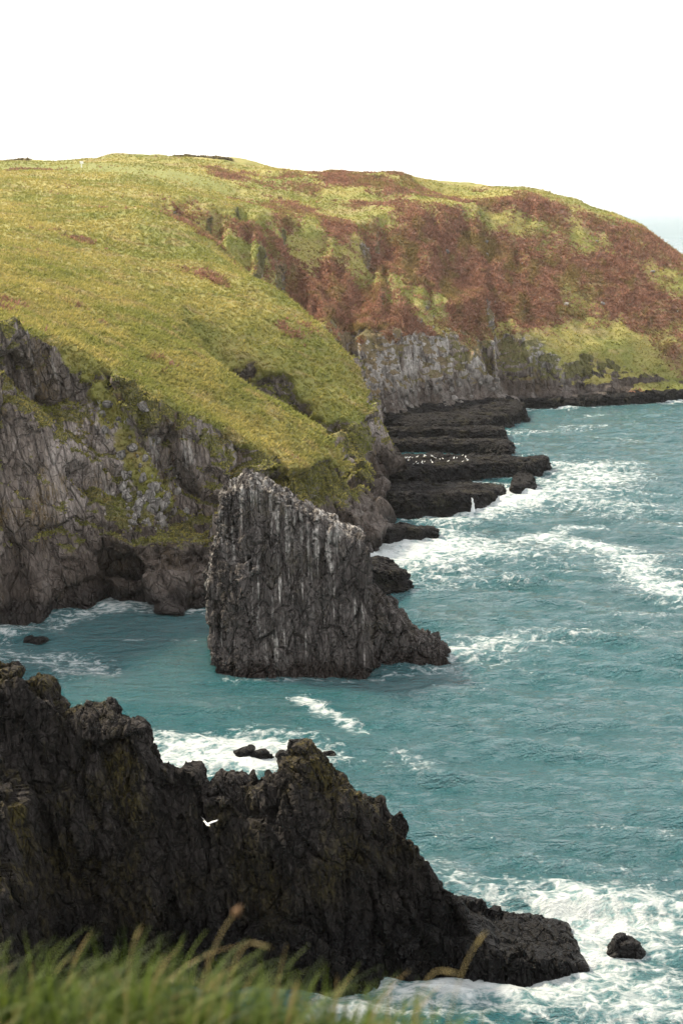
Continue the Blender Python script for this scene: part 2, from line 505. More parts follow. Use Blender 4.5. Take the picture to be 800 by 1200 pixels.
# ---------------------------------------------------------------- the headland: upper surface, shoreline, cliff
CTRL = np.array(
    [survey(*q) for q in [
        (0, 398, 181), (60, 405, 184), (120, 428, 190), (200, 458, 198), (270, 492, 206),
        (0, 365, 200), (0, 330, 220), (0, 290, 252), (0, 255, 290), (0, 222, 350), (0, 203, 410), (0, 189, 470),
        (100, 380, 212), (100, 335, 240), (100, 290, 275), (100, 250, 318), (100, 220, 365), (100, 200, 420), (100, 188, 470),
        (200, 400, 222), (200, 350, 252), (200, 300, 285), (205, 255, 318), (190, 228, 365), (200, 207, 410), (200, 186, 465),
        (250, 424, 225), (330, 474, 225), (395, 520, 224), (424, 550, 222),
        (265, 428, 240), (285, 395, 250), (300, 350, 268), (330, 343, 276), (262, 290, 305),
        (380, 455, 247), (400, 412, 262), (438, 462, 257), (365, 440, 249), (335, 428, 247), (345, 372, 290), (372, 402, 288), (400, 436, 286), (428, 478, 284), (360, 372, 278),
        (250, 232, 390), (320, 255, 370), (300, 215, 430), (300, 194, 470), (380, 204, 470),
        (385, 300, 368), (385, 250, 405), (480, 280, 388), (480, 235, 420), (480, 208, 450), (520, 222, 448),
        (450, 366, 353), (550, 342, 362), (550, 280, 395), (560, 235, 432), (620, 222, 452),
        (620, 378, 373), (620, 310, 396), (660, 240, 440), (720, 247, 452), (742, 258, 450), (780, 284, 444), (720, 330, 402), (700, 405, 384),
        (760, 268, 446), (800, 297, 438), (800, 382, 396), (770, 430, 388), (880, 365, 432), (880, 430, 400), (960, 440, 425),
    ]] + [
        (-100, 170, 42), (-130, 230, 50), (-140, 330, 57), (-150, 450, 62), (-130, 560, 60), (-40, 560, 55), (40, 560, 44), (100, 560, 24),
        (-9, 240, 15.5), (-18, 240, 21.5), (-8, 300, 22), (-2, 318, 19), (8, 300, 9), (-22, 318, 33), (-8, 335, 27), (150, 480, 8), (160, 540, 0), (20, 235, 5), (18, 262, 8),
    ], float)

def tps_fit(C, lam=0.25):
    n = len(C)
    s = 100.0
    xy = C[:, :2] / s
    r2 = ((xy[:, None] - xy[None]) ** 2).sum(-1)
    K = np.where(r2 > 0, r2 * np.log(np.maximum(r2, 1e-12)), 0) + np.eye(n) * lam * 1e-3
    Pm = np.concatenate([np.ones((n, 1)), xy], 1)
    A = np.block([[K, Pm], [Pm.T, np.zeros((3, 3))]])
    w = np.linalg.solve(A, np.concatenate([C[:, 2], np.zeros(3)]))
    def f(x, y):
        x, y = np.asarray(x, float) / s, np.asarray(y, float) / s
        r = w[n] + w[n + 1] * x + w[n + 2] * y
        for i in range(n):
            d = (x - xy[i, 0]) ** 2 + (y - xy[i, 1]) ** 2
            r = r + w[i] * d * np.log(np.maximum(d, 1e-12))
        return r
    return f
top_smooth = tps_fit(CTRL)

def line_dist(x, y, pts):
    d = np.full(np.shape(x), 1e9); tt = np.zeros(np.shape(x))
    n = len(pts) - 1
    for i, ((ax, ay), (bx, by)) in enumerate(zip(pts[:-1], pts[1:])):
        vx, vy = bx - ax, by - ay
        t = np.clip(((x - ax) * vx + (y - ay) * vy) / (vx * vx + vy * vy), 0, 1)
        e = np.hypot(x - ax - t * vx, y - ay - t * vy)
        tt = np.where(e < d, (i + t) / n, tt); d = np.minimum(d, e)
    return d, tt

def gully_cut(x, y):
    d, t = line_dist(x, y, [(-30, 247), (-20, 243), (-10, 238.5), (6, 233)])
    g = (1.0 + 9.0 * t) * np.exp(-(d / (3.4 + 1.6 * t)) ** 2) * sstep(0.0, 0.25, t)
    d, t = line_dist(x, y, [(-46, 345), (-24, 326), (-6, 312), (8, 305)])
    g = g + (1.5 + 5.0 * t) * np.exp(-(d / 8.0) ** 2) * sstep(0.0, 0.3, t)
    d, t = line_dist(x, y, [(52, 412), (48, 392), (47, 370)])
    return g + 2.6 * np.exp(-(d / 4.5) ** 2) * sstep(0.0, 0.5, t)

def top_height(x, y):
    h = top_smooth(x, y) - gully_cut(x, y)
    d, t = line_dist(x, y, [(-66, 462), (-44, 462), (-34, 470)])
    h = h + 1.7 * np.exp(-(d / 9.0) ** 2) + 1.1 * np.exp(-((x - 16) / 7) ** 2 - ((y - 450) / 12) ** 2) + 1.0 * np.exp(-((x - 52) / 8) ** 2 - ((y - 450) / 12) ** 2)
    h = h + 0.8 * fbm(x / 10, y / 10, 0.2, 3, 33) * sstep(400, 440, y) - 1.0 * sstep(58, 76, x) * sstep(400, 440, y)
    h = h + 0.55 * fbm(x / 14, y / 14, 0.5, 3, 31) + 1.0 * fbm(x / 45, y / 45, 0.5, 2, 35) * sstep(250, 400, y)
    return h

SHORE = [(-190, 120), (-120, 138), (-78, 150), (-56, 159), (-45, 164), (-41.5, 170), (-38, 176), (-30, 181), (-17, 182), (-9, 187), (-4, 197), (2, 207), (8, 214),
         (9.5, 218), (5.5, 226), (3, 234), (6.5, 241), (8.5, 249), (9.0, 262), (7.5, 275), (5, 290), (3, 306), (6, 322), (12, 333), (22, 345), (38, 360),
         (60, 371), (92, 382), (130, 391), (160, 402), (182, 430), (192, 480), (195, 620)]
POLY = np.array(SHORE + [(-190, 620)], float)

def densify(P, k=4):
    out = []
    n = len(P)
    for i in range(n):
        p0, p1, p2, p3 = P[i - 1], P[i], P[(i + 1) % n], P[(i + 2) % n]
        for j in range(k):
            t = j / k
            out.append(0.5 * (2 * p1 + (p2 - p0) * t + (2 * p0 - 5 * p1 + 4 * p2 - p3) * t * t + (3 * p1 - p0 - 3 * p2 + p3) * t ** 3))
    return np.array(out)

def poly_distance(P, X, Y):
    """Signed distance, positive inside."""
    d2 = np.full(X.shape, 1e12); inside = np.zeros(X.shape, bool)
    n = len(P)
    for i in range(n):
        a, b = P[i], P[(i + 1) % n]
        ab = b - a
        t = np.clip(((X - a[0]) * ab[0] + (Y - a[1]) * ab[1]) / (ab @ ab + 1e-12), 0, 1)
        d2 = np.minimum(d2, (X - a[0] - t * ab[0]) ** 2 + (Y - a[1] - t * ab[1]) ** 2)
        cr = (a[1] > Y) != (b[1] > Y)
        inside ^= cr & (X < (b[0] - a[0]) * (Y - a[1]) / (b[1] - a[1] + 1e-12) + a[0])
    return np.where(inside, 1, -1) * np.sqrt(d2)
SHORE_D = densify(POLY, 3)

def axis(*segs):
    """Pieces (start, stop, step) joined to one axis."""
    out = []
    for a, b, s in segs:
        out.append(np.linspace(a, b, max(2, int(round((b - a) / s)) + 1))[:-1])
    out.append(np.array([segs[-1][1]]))
    return np.concatenate(out)

hx = axis((-135, -62, 2.0), (-62, -46, 1.1), (-46, 16, 0.72), (16, 100, 1.15), (100, 175, 2.2))
hy = axis((140, 164, 1.6), (164, 282, 0.74), (282, 400, 1.05), (400, 560, 2.4))
hz = axis((-2.5, 38, 0.72), (38, 72, 1.0))
gx, gy = np.meshgrid(hx, hy, indexing='ij')
HT = top_height(gx, gy)
DS = poly_distance(SHORE_D, gx, gy)
# buttresses and gullies that run the height of the cliff
far_w = sstep(300, 340, gy)
DS = DS + (1.5 * fbm(gx / 9, gy / 9, 0.0, 3, 51) + 0.9 * np.abs(fbm(gx / 3.6, gy / 3.6, 0.0, 2, 57))) * (1 - far_w) \
        + far_w * (0.25 + 0.75 * sstep(64, 46, gx)) * (3.6 * fbm(gx / 11, gy / 30, 0.0, 3, 61) - 5.5 * np.abs(fbm(gx / 6.0, gy / 22, 0.0, 2, 67)) + 2.0)
# the scree gully beside the slab
gully = np.exp(-((gx + 26.5) / 4.0) ** 2) * sstep(215, 190, gy)
gully2 = np.exp(-((gx + 10.5) / 2.6) ** 2) * sstep(215, 195, gy)

def setback(x, y, z):
    """How far the face stands back from the shoreline at height z."""
    w = 0.27 * z
    left = sstep(-25, -31, x) * sstep(215, 200, y)
    w = w + left * 3.4 * sstep(-0.8, 0.8, z - (21.5 - (x + 38.5) * 1.05))        # slab with a recess above it
    terr = np.exp(-((x + 19) / 6.5) ** 2 * 1.2) * sstep(210, 195, y)
    w = w + terr * (1.5 * sstep(2.2, 2.9, z) + 5.0 * sstep(7.6, 9.4, z))          # stepped terrace
    nose = sstep(-6, 0, x) * sstep(245, 232, y)
    w = w + nose * (2.6 * sstep(2.0, 3.2, z) + 2.2 * sstep(4.5, 6.5, z) + 0.25 * np.maximum(z - 6.5, 0))
    farr = sstep(300, 335, y)
    w = w + farr * (0.30 * z + 2.5 * sstep(2.5, 4.0, z) + 0.8 * np.maximum(z - (20.0 - 7.0 * sstep(20, 44, x)), 0))
    return w
X3, Y3, Z3 = hx[:, None, None], hy[None, :, None], hz[None, None, :]
cliff = setback(X3, Y3, Z3).astype(np.float32)
cliff += ((gully * 2.2 * 1.0)[:, :, None] + (gully2 * 2.5)[:, :, None]) * sstep(8.5, 14.0, Z3)
cliff -= DS[:, :, None]
F = smax(((Z3 - HT[:, :, None]) * 0.9).astype(np.float32), (cliff * 0.93).astype(np.float32), 1.1)
HP, HQ = surface_nets(F, hx, hy, hz)
del F, cliff
HP = smooth(HP, HQ, 1, 0.5)
HP, HQ = subdivide(HP, HQ)
HP = smooth(HP, HQ, 1, 0.5)
N = vnormals(HP, HQ)
x, y, z = HP.T
htv = top_smooth(x, y) - gully_cut(x, y)
on_top = sstep(-2.6, -0.5, z - htv)
veg = on_top * sstep(0.42, 0.62, N[:, 2] + 0.10 * fbm(x / 3, y / 3, z / 3, 3, 71))
east_slope = sstep(46, 60, x) * sstep(340, 350, y) * sstep(3.5, 6.0, z)
veg = np.maximum(veg, east_slope * sstep(0.40, 0.60, N[:, 2] + 0.12 * fbm(x / 4, y / 4, z / 4, 3, 73)))
wob = 1.2 * fbm(x / 4, y / 4, z / 4, 3, 75)
bare1 = sstep(-9, -6, x) * sstep(203, 208, y) * sstep(237, 234, y) * sstep(11.2, 9.8, z + wob)
bare2 = sstep(-12, -8, x) * sstep(234, 237, y) * sstep(272, 266, y) * sstep(15.2, 13.6, z + wob)
veg = veg * (1 - np.clip(bare1 + bare2, 0, 1))
far_up = sstep(300, 335, y) * sstep(14.5, 18.5, z + 3 * wob - 4.0 * sstep(34, 16, x))
veg = np.maximum(veg, far_up * sstep(0.40, 0.56, N[:, 2] + 0.1 * wob))
gul = np.exp(-((x + 31.5 - 0.58 * (25 - z)) / 2.6) ** 2) * sstep(9.5, 12, z) * sstep(206, 198, y)
veg = np.maximum(veg, gul * sstep(0.10, 0.34, N[:, 2] + 0.14 * wob) * 0.9)
rock = 1 - sstep(0.3, 0.7, veg)
# blocks, ribs and joints on bare rock
dipx = x + 0.12 * z
big_k = sstep(300, 280, y)
b1 = big_k * facets(dipx, y, z, 9.5, 1.7, 0.38, 0.6, 79, 1.5) + facets(dipx, y, z, 3.6, 0.34, 0.20, 0.40, 81, 2.2)
b2 = facets(dipx, y, z, 1.25, 0.13, 0.18, 0.12, 87, 1.8)
rib = fbm(dipx / 1.6, y / 1.6, z / 11, 3, 91)
strata = fbm(x / 14, y / 14, (z - 0.12 * x) / 0.9, 3, 95)
slab = sstep(-29.5, -31, x) * sstep(-0.2, -1.5, z - (21.5 - (x + 38.5) * 1.05)) * sstep(200, 190, y)     # the smooth leaning slab
terrz = np.exp(-((x + 19) / 7.5) ** 2) * sstep(11, 8.5, z) * sstep(200, 192, y)
rough_k = 1 - 0.55 * slab
disp = rock * (rough_k * (b1 + b2 + 0.22 * rib) + 0.5 * slab * fbm(x / 4 + z / 9, y / 4, z / 9, 4, 99) + (0.16 + 1.0 * terrz) * strata)
disp += (1 - rock) * (0.22 * fbm(x / 4.0, y / 4.0, z / 4.0, 3, 103) + 0.09 * fbm(x / 0.9, y / 1.2, z / 0.9, 2, 107))
HP = HP + N * disp[:, None]
N = vnormals(HP, HQ)
x, y, z = HP.T
rim = np.exp(-((z - htv + 3.0) / 3.5) ** 2)
moss = (1 - veg) * (sstep(0.30, 0.62, N[:, 2]) * sstep(4.0, 9.0, z) * 0.75 + 0.35 * rim * sstep(6, 12, z)
       + 0.55 * (gully > 0)[0, 0] * np.exp(-((x + 27.5) / 3.2) ** 2) * sstep(9, 14, z) * sstep(205, 195, y)
       + 0.42 * sstep(-13, -8, x) * sstep(4.5, 7.0, z) * sstep(250, 240, y)
       + (0.06 + 0.36 * (1 - sstep(0.52, 0.08, np.abs(fbm(x / 6.0, y / 22, 0.0, 2, 67))))) * sstep(300, 335, y) * sstep(5, 14, z) + 0.5 * sstep(40, 56, x) * sstep(3, 7, z))
moss += 0.12 * fbm(x / 5, y / 5, z / 5, 3, 111)

def blob(px, py, cx, cy, rx, ry, rot=0.0):
    c, s = math.cos(rot), math.sin(rot)
    u, v = (px - cx) * c + (py - cy) * s, -(px - cx) * s + (py - cy) * c
    return np.exp(-(u / rx) ** 2 - (v / ry) ** 2)
far_region = sstep(-14, 6, x - (345 - y) * 0.42 + 0.0) * sstep(300, 330, y)
heath = (0.50 + 0.30 * sstep(0, 34, x)) * far_region * sstep(452, 436, y + 6 * fbm(x / 20, y / 20, 0, 2, 5))
heath += 0.7 * blob(x, y, -12, 352, 22, 16, -0.5)
heath -= 0.75 * blob(x, y, 70, 384, 26, 9, 0.25) + 0.45 * blob(x, y, 108, 420, 12, 40) + 0.4 * blob(x, y, 18, 368, 9, 7) + 0.35 * blob(x, y, 30, 425, 60, 5)
heath += 0.6 * blob(x, y, -52, 282, 12, 4, -0.5) + 0.55 * blob(x, y, -24, 300, 16, 3.5, -0.75) + 0.4 * blob(x, y, -44, 312, 14, 6, -0.5) + 0.3 * blob(x, y, -20, 268, 8, 2, -0.8)
heath += 0.5 * blob(x, y, 0, 448, 30, 9)
heath += 0.62 * fbm(x / 13, y / 13, z / 13, 5, 115, 0.68)
lawn = np.clip(blob(x, y, -48, 408, 22, 13, -0.12) + blob(x, y, -85, 425, 40, 18), 0, 1)
rib_far = sstep(0.52, 0.08, np.abs(fbm(x / 6.0, y / 22, 0.0, 2, 67)) + 0.12 * fbm(x / 2, y / 2, z / 8, 2, 69))
guano_far = (rib_far * 0.95 - 0.18) * sstep(320, 338, y) * sstep(26, 12, z) * sstep(70, 45, x) * 0.95 + 0.1
HEAD_MESH = mesh_from('headland_hill', HP, HQ, {'veg': veg, 'heath': heath * 1.0, 'moss': moss, 'guano': guano_far, 'lawn': lawn})
headland = add_obj('headland_hill', HEAD_MESH, MAT['headland'], kind='structure', label='green and rust-brown grassy headland falling to grey sea cliffs')

# ---------------------------------------------------------------- grass tufts and bracken on the slopes
def scatter(P, Q, weight, count, seed):
    r = np.random.default_rng(seed)
    A = np.linalg.norm(np.cross(P[Q[:, 2]] - P[Q[:, 0]], P[Q[:, 3]] - P[Q[:, 1]]), axis=1) * 0.5
    w = A * weight[Q].mean(1)
    c = np.cumsum(w); c /= c[-1]
    f = np.searchsorted(c, r.random(count))
    a, b = r.random(count)[:, None], r.random(count)[:, None]
    q = P[Q[f]]
    return (q[:, 0] * (1 - a) + q[:, 1] * a) * (1 - b) + (q[:, 3] * (1 - a) + q[:, 2] * a) * b

def tufts(points, normals_up, height, width, blades, lean, seed, name):
    r = np.random.default_rng(seed)
    n = len(points)
    V, tone = [], []
    s = height * (0.5 + 0.6 * r.random(n) + 1.1 * r.random(n) ** 6)
    base_tone = r.random(n)
    for b in range(blades):
        ang = r.random(n) * 6.283
        off = np.stack([np.cos(ang), np.sin(ang), np.zeros(n)], 1) * (width * 0.5 * r.random(n))[:, None]
        side = np.stack([-np.sin(ang + 1), np.cos(ang + 1), np.zeros(n)], 1) * (width * (0.35 + 0.4 * r.random(n)))[:, None]
        tip = np.stack([np.cos(ang) * 0.55 + lean[0], np.sin(ang) * 0.55 + lean[1], 0.55 + 0.5 * r.random(n)], 1) * s[:, None]
        p = points + off - np.array([0, 0, 0.06])
        V.append(np.stack([p - side, p + side, p + tip], 1))
        tone.append(np.repeat(np.clip(base_tone + 0.3 * (r.random(n) - 0.5), 0, 1), 3))
    V = np.concatenate(V).reshape(-1, 3)
    return mesh_from(name, V, np.arange(len(V)).reshape(-1, 3), {'tone': np.concatenate(tone)}, False)
seen = ((np.abs(x) / y < 0.27) & (y < 460)).astype(float)
near_bias = np.clip((230.0 / y) ** 2, 0.25, 1.3)
gw = sstep(0.45, 0.7, veg) * sstep(0.74, 0.30, heath) * (1 - 0.85 * lawn) * seen * near_bias
hw = sstep(0.45, 0.7, veg) * sstep(0.30, 0.74, heath) * seen * near_bias
gp = scatter(HP, HQ, gw, 105000, 3)
add_obj('grass', tufts(gp, None, 0.42, 0.30, 3, (0.35, -0.15), 5, 'grass'), MAT['tufts'], kind='stuff', label='rough wind-combed grass covering the headland slopes')
bp = scatter(HP, HQ, hw, 60000, 4)
add_obj('bracken', tufts(bp, None, 0.55, 0.42, 3, (0.1, -0.1), 6, 'bracken'), MAT['bracken'], kind='stuff', label='rust-brown dead bracken patches on the headland slopes')
mp = scatter(HP, HQ, sstep(0.45, 0.65, moss) * (1 - veg) * seen * (y < 300), 16000, 8)
add_obj('cliff_moss', tufts(mp, None, 0.30, 0.34, 3, (0.1, -0.3), 9, 'cliff_moss'), MAT['tufts'], kind='stuff', label='clumps of coarse grass rooted on the cliff ledges')

# ---------------------------------------------------------------- free-standing rocks
def rock_object(name, field, xs, ys, zs, mat, disp, attrs=None, sub=1, pre=1, origin=None, parent=None, **props):
    X, Y, Z = np.meshgrid(xs, ys, zs, indexing='ij')
    P, Q = surface_nets(field(X, Y, Z).astype(np.float32), xs, ys, zs)
    P = smooth(P, Q, pre, 0.5)
    for _ in range(sub):
        P, Q = subdivide(P, Q)
    if sub:
        P = smooth(P, Q, 1, 0.5)
    P, Q = largest_piece(P, Q)
    n = vnormals(P, Q)
    P = P + n * disp(P[:, 0], P[:, 1], P[:, 2], n)[:, None]
    n = vnormals(P, Q)
    at = attrs(P, n) if attrs else {}
    if origin is None:
        origin = ((P[:, 0].min() + P[:, 0].max()) / 2, (P[:, 1].min() + P[:, 1].max()) / 2, 0.0)
    me = mesh_from(name, P - np.array(origin), Q, at, False)
    o = add_obj(name, me, mat, parent, origin, **props)
    return o, P, Q, n

# near ridge: a fin of steep beds
RC = np.array([survey(*q) for q in [(0, 783, 93), (28, 786, 93), (55, 800, 93), (80, 838, 93), (105, 836, 93), (132, 826, 93), (150, 850, 92.5), (172, 868, 92.5), (190, 905, 92),
      (215, 918, 92), (255, 916, 92), (300, 906, 92), (335, 892, 92), (352, 880, 92), (378, 880, 92), (395, 908, 92), (430, 936, 92), (462, 960, 92), (484, 976, 92),
      (490, 996, 92), (515, 1020, 92), (545, 1056, 92), (590, 1064, 92), (640, 1072, 92), (662, 1076, 92.5), (672, 1092, 93)]])
RC[:, 2] -= 1.3 * sstep(7.5, 9.5, RC[:, 0]) * sstep(16.5, 15.5, RC[:, 0])
RC[:, 2] += 0.8 * sstep(-14.5, -12.5, RC[:, 0]) * sstep(-7.5, -9.5, RC[:, 0]) - 0.5 * sstep(-8.5, -7.0, RC[:, 0]) * sstep(-3.0, -4.0, RC[:, 0])
RX = np.concatenate([[-60, -34], RC[:, 0], [16.6, 19]]); RZ = np.concatenate([[30, 24], RC[:, 2], [-1.0, -3]])

def ridge_field(X, Y, Z):
    jag = 0.35 * vnoise(X / 0.9, Y / 3, 0.3, 201) + 0.25 * vnoise(X / 0.45, Y / 2, 0.7, 203)
    Xd = X + 0.10 * (Y - 92)
    Hc = np.interp(Xd, RX, RZ) + jag * sstep(2, 6, np.interp(Xd, RX, RZ))
    yc = 92.0 + 1.2 * vnoise(X / 9, 0.2, 0.4, 205)
    dz = Hc - Z
    low = sstep(6.5, 9.5, X)
    front = yc - 0.8 - 2.6 * low - np.maximum(dz, 0) * 0.32
    back = yc + 1.6 + 1.0 * low + np.maximum(dz, 0) * 0.5
    toe = sstep(3.4, 1.8, Z) * 2.0 * sstep(20, 12, X)
    f = np.maximum(np.maximum(front - toe * 0.5 - Y, Y - back), (Z - Hc) * 0.85)
    # buttress that leans out on the left
    bx = -20.6 + 0.16 * (15 - Z)
    hb = 15.5 - 0.55 * np.maximum(-Y + 84, 0) - 0.4 * np.maximum(X + 24, 0)
    b = np.maximum(np.maximum(X - bx, (78.5 - (14 - Z) * 0.35) - Y), (Z - hb) * 0.8)
    b = np.maximum(b, Y - 93.5)
    return smin(f, b, 0.8)

def ridge_disp(x, y, z, n):
    xd = x + 0.16 * z
    d = facets(xd + 0.3 * y, y, z, 3.0, 0.20, 0.16, 0.20, 211, 2.2) + facets(xd * 1.7, y, z, 1.5, 0.20, 0.16, 0.20, 217, 3.0) + facets(xd, y, z, 0.5, 0.07, 0.22, 0.06, 219, 1.6)
    d += 0.34 * fbm(xd / 1.0, y / 3, z / 7, 3, 223)
    d += 0.22 * fbm(x / 5, y / 5, z / 5, 2, 231)
    return d * sstep(-1.5, 1.5, z) * (1 - 0.45 * sstep(7.5, 9.5, x))

def ridge_attrs(P, n):
    x, y, z = P.T
    g = -0.55 + 0.75 * blob(x, z, -12.2, 4.0, 0.7, 2.2) + 0.6 * blob(x, z, -18.2, 3.0, 0.6, 1.4) + 0.5 * blob(x, z, -15.6, 3.6, 0.4, 1.2) + 0.45 * blob(x, z, -2.5, 6.4, 3.0, 0.8)
    return {'guano': g}
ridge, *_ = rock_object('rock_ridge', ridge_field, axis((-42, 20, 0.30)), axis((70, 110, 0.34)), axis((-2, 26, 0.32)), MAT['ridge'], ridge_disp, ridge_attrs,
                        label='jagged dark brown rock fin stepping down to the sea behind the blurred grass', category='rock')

# sea stack
SX = np.array([-15.6, -14.6, -13.6, -12.2, -10.4, -8.6, -6.6, -4.2, -1.9, 0.6, 2.3, 2.9, 3.25, 4.6, 6.0, 7.4, 8.8, 10.4, 11.8, 12.6])
SZ = np.array([-3.0, 10.0, 18.6, 20.0, 21.1, 20.2, 19.0, 17.8, 16.6, 15.1, 14.2, 13.6, 8.2, 7.0, 5.8, 4.0, 2.9, 2.2, 1.3, -2.0])

def stack_field(X, Y, Z):
    left = -14.3 + 0.5 * vnoise(0.3, Y / 3, Z / 2.2, 241) - 0.5 * np.exp(-((Z - 8.5) / 3.5) ** 2) + 0.07 * np.maximum(Z - 11, 0) * 2.4
    xd = X + 0.05 * (Y - 156)
    Hc = np.interp(xd, SX[2:], SZ[2:]) + 0.4 * vnoise(X / 0.9, Y / 1.2, 0.2, 243) - 0.10 * np.abs(Y - 158)
    foot = sstep(2.6, 3.6, X)
    front = 151.2 + 0.20 * Z - 1.0 * np.exp(-((X + 8) / 5) ** 2) + foot * 1.5 + 0.22 * np.maximum(X - 3, 0) + 0.3 * np.maximum(-11 - X, 0)
    back = 167.0 - 0.25 * Z - foot * (2 + 0.55 * np.maximum(X - 3, 0))
    f = np.maximum(np.maximum(front - Y, Y - back), (Z - Hc) * 0.8)
    return np.maximum(f, left - X)

def stack_disp(x, y, z, n):
    xd = x - 0.02 * z
    d = 0.24 * fbm(xd / 0.9, y / 2.0, z / 14, 3, 251) + facets(xd, y, z, 1.5, 0.24, 0.16, 0.25, 257, 3.4) + facets(xd, y, z, 0.6, 0.05, 0.12, 0.05, 263, 2.2)
    d += 0.4 * fbm(x / 4, y / 4, z / 6, 2, 269)
    flank = np.clip(np.abs(n[:, 0]) * 1.3 + np.maximum(n[:, 2], 0), 0, 1) * sstep(3, -9, x) + sstep(2.6, 3.4, x)
    d += 0.5 * np.clip(flank, 0, 1) * facets(x, y, z, 1.1, 0.5, 0.5, 0.3, 271, 0.9)
    return d * sstep(-1.8, 0.5, z)

def stack_attrs(P, n):
    x, y, z = P.T
    Hc = np.interp(x, SX, SZ)
    g = 0.20 * sstep(3.0, 0.4, Hc - z) * sstep(3.2, 2.0, x) + 0.26 * sstep(13, 3, Hc - z) * sstep(3.0, 2.2, x)
    g = g + 0.30 * blob(x, z, -7.0, 11.0, 1.6, 6.0) + 0.35 * blob(x, z, -7.2, 3.0, 0.9, 2.2) - 0.4 * sstep(2.8, 3.4, x)
    return {'guano': g}
stack, *_ = rock_object('sea_stack', stack_field, axis((-16.5, 14, 0.33)), axis((147.5, 169.5, 0.36)), axis((-2, 23.5, 0.34)), MAT['stack'], stack_disp, stack_attrs,
                        label='tall grey sea stack streaked with white droppings standing in the cove', category='rock')

def ledge(name, label, poly, top, tilt, mat=None, seed=300, category='rock', h=0.5, amp=1.0, group=None):
    """Low shelf of rock: outline in plan, top height, tilt (dz/dx, dz/dy)."""
    poly = np.array(poly, float)
    D = densify(poly, 3)
    x0, y0 = poly.min(0) - 2.0; x1, y1 = poly.max(0) + 2.0
    cx, cy = poly.mean(0)
    xs, ys, zs = axis((x0, x1, h)), axis((y0, y1, h)), axis((-2.0, top + 3.0, h * 0.85))
    def field(X, Y, Z):
        d2 = poly_distance(D, X[:, :, 0], Y[:, :, 0])
        d2 = d2 + 0.7 * amp * fbm(X[:, :, 0] / 3.0, Y[:, :, 0] / 3.0, 0.2, 3, seed)
        ht = top + tilt[0] * (X - cx) + tilt[1] * (Y - cy) + 0.38 * amp * fbm(X / 7, Y / 1.8, 0.4, 3, seed + 5)
        return smax((Z - ht) * 0.9, 0.22 * Z - d2[:, :, None], 0.14)
    def dsp(x, y, z, n):
        d = facets(x * 0.7, y, z, 1.7, 0.28, 0.3, 0.2, seed + 9, 0.7) * amp + facets(x, y, z, 0.7, 0.1, 0.25, 0.06, seed + 13, 0.7) * amp
        return (0.75 * d + 0.25 * amp * fbm(x / 5, y / 1.2, z / 0.8, 3, seed + 17)) * sstep(-1.8, 0.0, z)
    kw = dict(label=label, category=category)
    if group:
        kw['group'] = group
    return rock_object(name, field, xs, ys, zs, mat or MAT['ledge'], dsp, sub=1, **kw)

def sp(*pts):
    return [sea_point(a, b, c) for a, b, c in pts]
G_LEDGE = 'black rock ledges below the far cliff'
ledge('rock_ledge', 'broad black ledge nearest the cliff nose, water spilling over its front', sp((448, 603, 0), (500, 604, 0), (548, 602, 0), (574, 591, 0), (592, 577, 0), (572, 566, 0), (452, 566, 0)), 2.1, (-0.03, -0.11), seed=310, group=G_LEDGE)
ledge('rock_ledge', 'small black block off the end of the nearest ledge', sp((597, 579, 0), (622, 577, 0), (628, 567, 0), (604, 566, 0)), 1.8, (0.04, 0.0), seed=320, group=G_LEDGE, amp=0.7)
BIRD_LEDGE = ledge('rock_ledge', 'long straight black ledge speckled with seabirds, reaching farthest out to sea', sp((455, 573, 0), (560, 563, 0), (630, 557, 0), (641, 547, 0), (600, 544, 0), (455, 538, 0)), 2.4, (0.02, -0.085), seed=330, group=G_LEDGE)
ledge('rock_ledge', 'dark middle ledge just behind the seabirds', sp((455, 532, 0), (555, 532, 0), (594, 542, 0), (601, 530, 0), (586, 519, 0), (455, 520, 0)), 2.1, (-0.01, -0.10), seed=340, group=G_LEDGE)
ledge('rock_ledge', 'narrow dark ledge second in front of the far cliff', sp((455, 517, 0), (578, 517, 0), (590, 510, 0), (565, 505, 0), (455, 506, 0)), 1.9, (0.0, -0.10), seed=350, group=G_LEDGE)
ledge('rock_ledge', 'wide black shelf at the foot of the whitish far cliff', sp((458, 508, 0), (520, 509, 0), (572, 505, 0), (612, 495, 0), (616, 487, 0), (590, 478, 0), (520, 472, 0), (455, 480, 0)), 3.2, (-0.02, 0.03), seed=360, group=G_LEDGE, h=0.6)
ledge('rock_ledge', 'low black rock shelf lining the far shore to the right', sp((560, 482, 0), (620, 479, 0), (680, 477, 0), (740, 474, 0), (800, 470, 0), (880, 466, 0), (960, 461, 0), (960, 455, 0), (800, 461, 0), (680, 466, 0), (590, 468, 0)), 2.7, (0.0, 0.05), seed=370, group=G_LEDGE, h=0.7, amp=1.3)
ledge('sea_rock', 'dark blocky rock breaking the foam just behind the sea stack', [(1, 184.5), (5, 184), (8.6, 186.5), (9.2, 189.5), (5, 192), (1, 190)], 3.4, (-0.22, 0.05), MAT['ledge'], 380, h=0.4)
ledge('sea_rock', 'low black toe of rock awash below the mossy cliff nose', [(6, 213.5), (11, 216), (15, 219.5), (13.5, 221.5), (8, 220)], 1.9, (-0.10, 0.0), MAT['ledge'], 385, h=0.4, amp=0.7)
ledge('sea_rock', 'small black pointed rock in the surf off the end of the dark fin', [(18.3, 90.4), (20.3, 90.2), (20.9, 91.3), (20.0, 92.3), (18.6, 91.8)], 0.9, (-0.12, 0.05), MAT['skerry'], 390, h=0.22, amp=0.6)
ledge('sea_rock', 'flat dark rock just breaking the water in the cove', [(-37.6, 164.0), (-35.2, 163.4), (-34.2, 164.2), (-36.0, 165.3)], 0.45, (0, 0), MAT['skerry'], 395, h=0.3, amp=0.5)
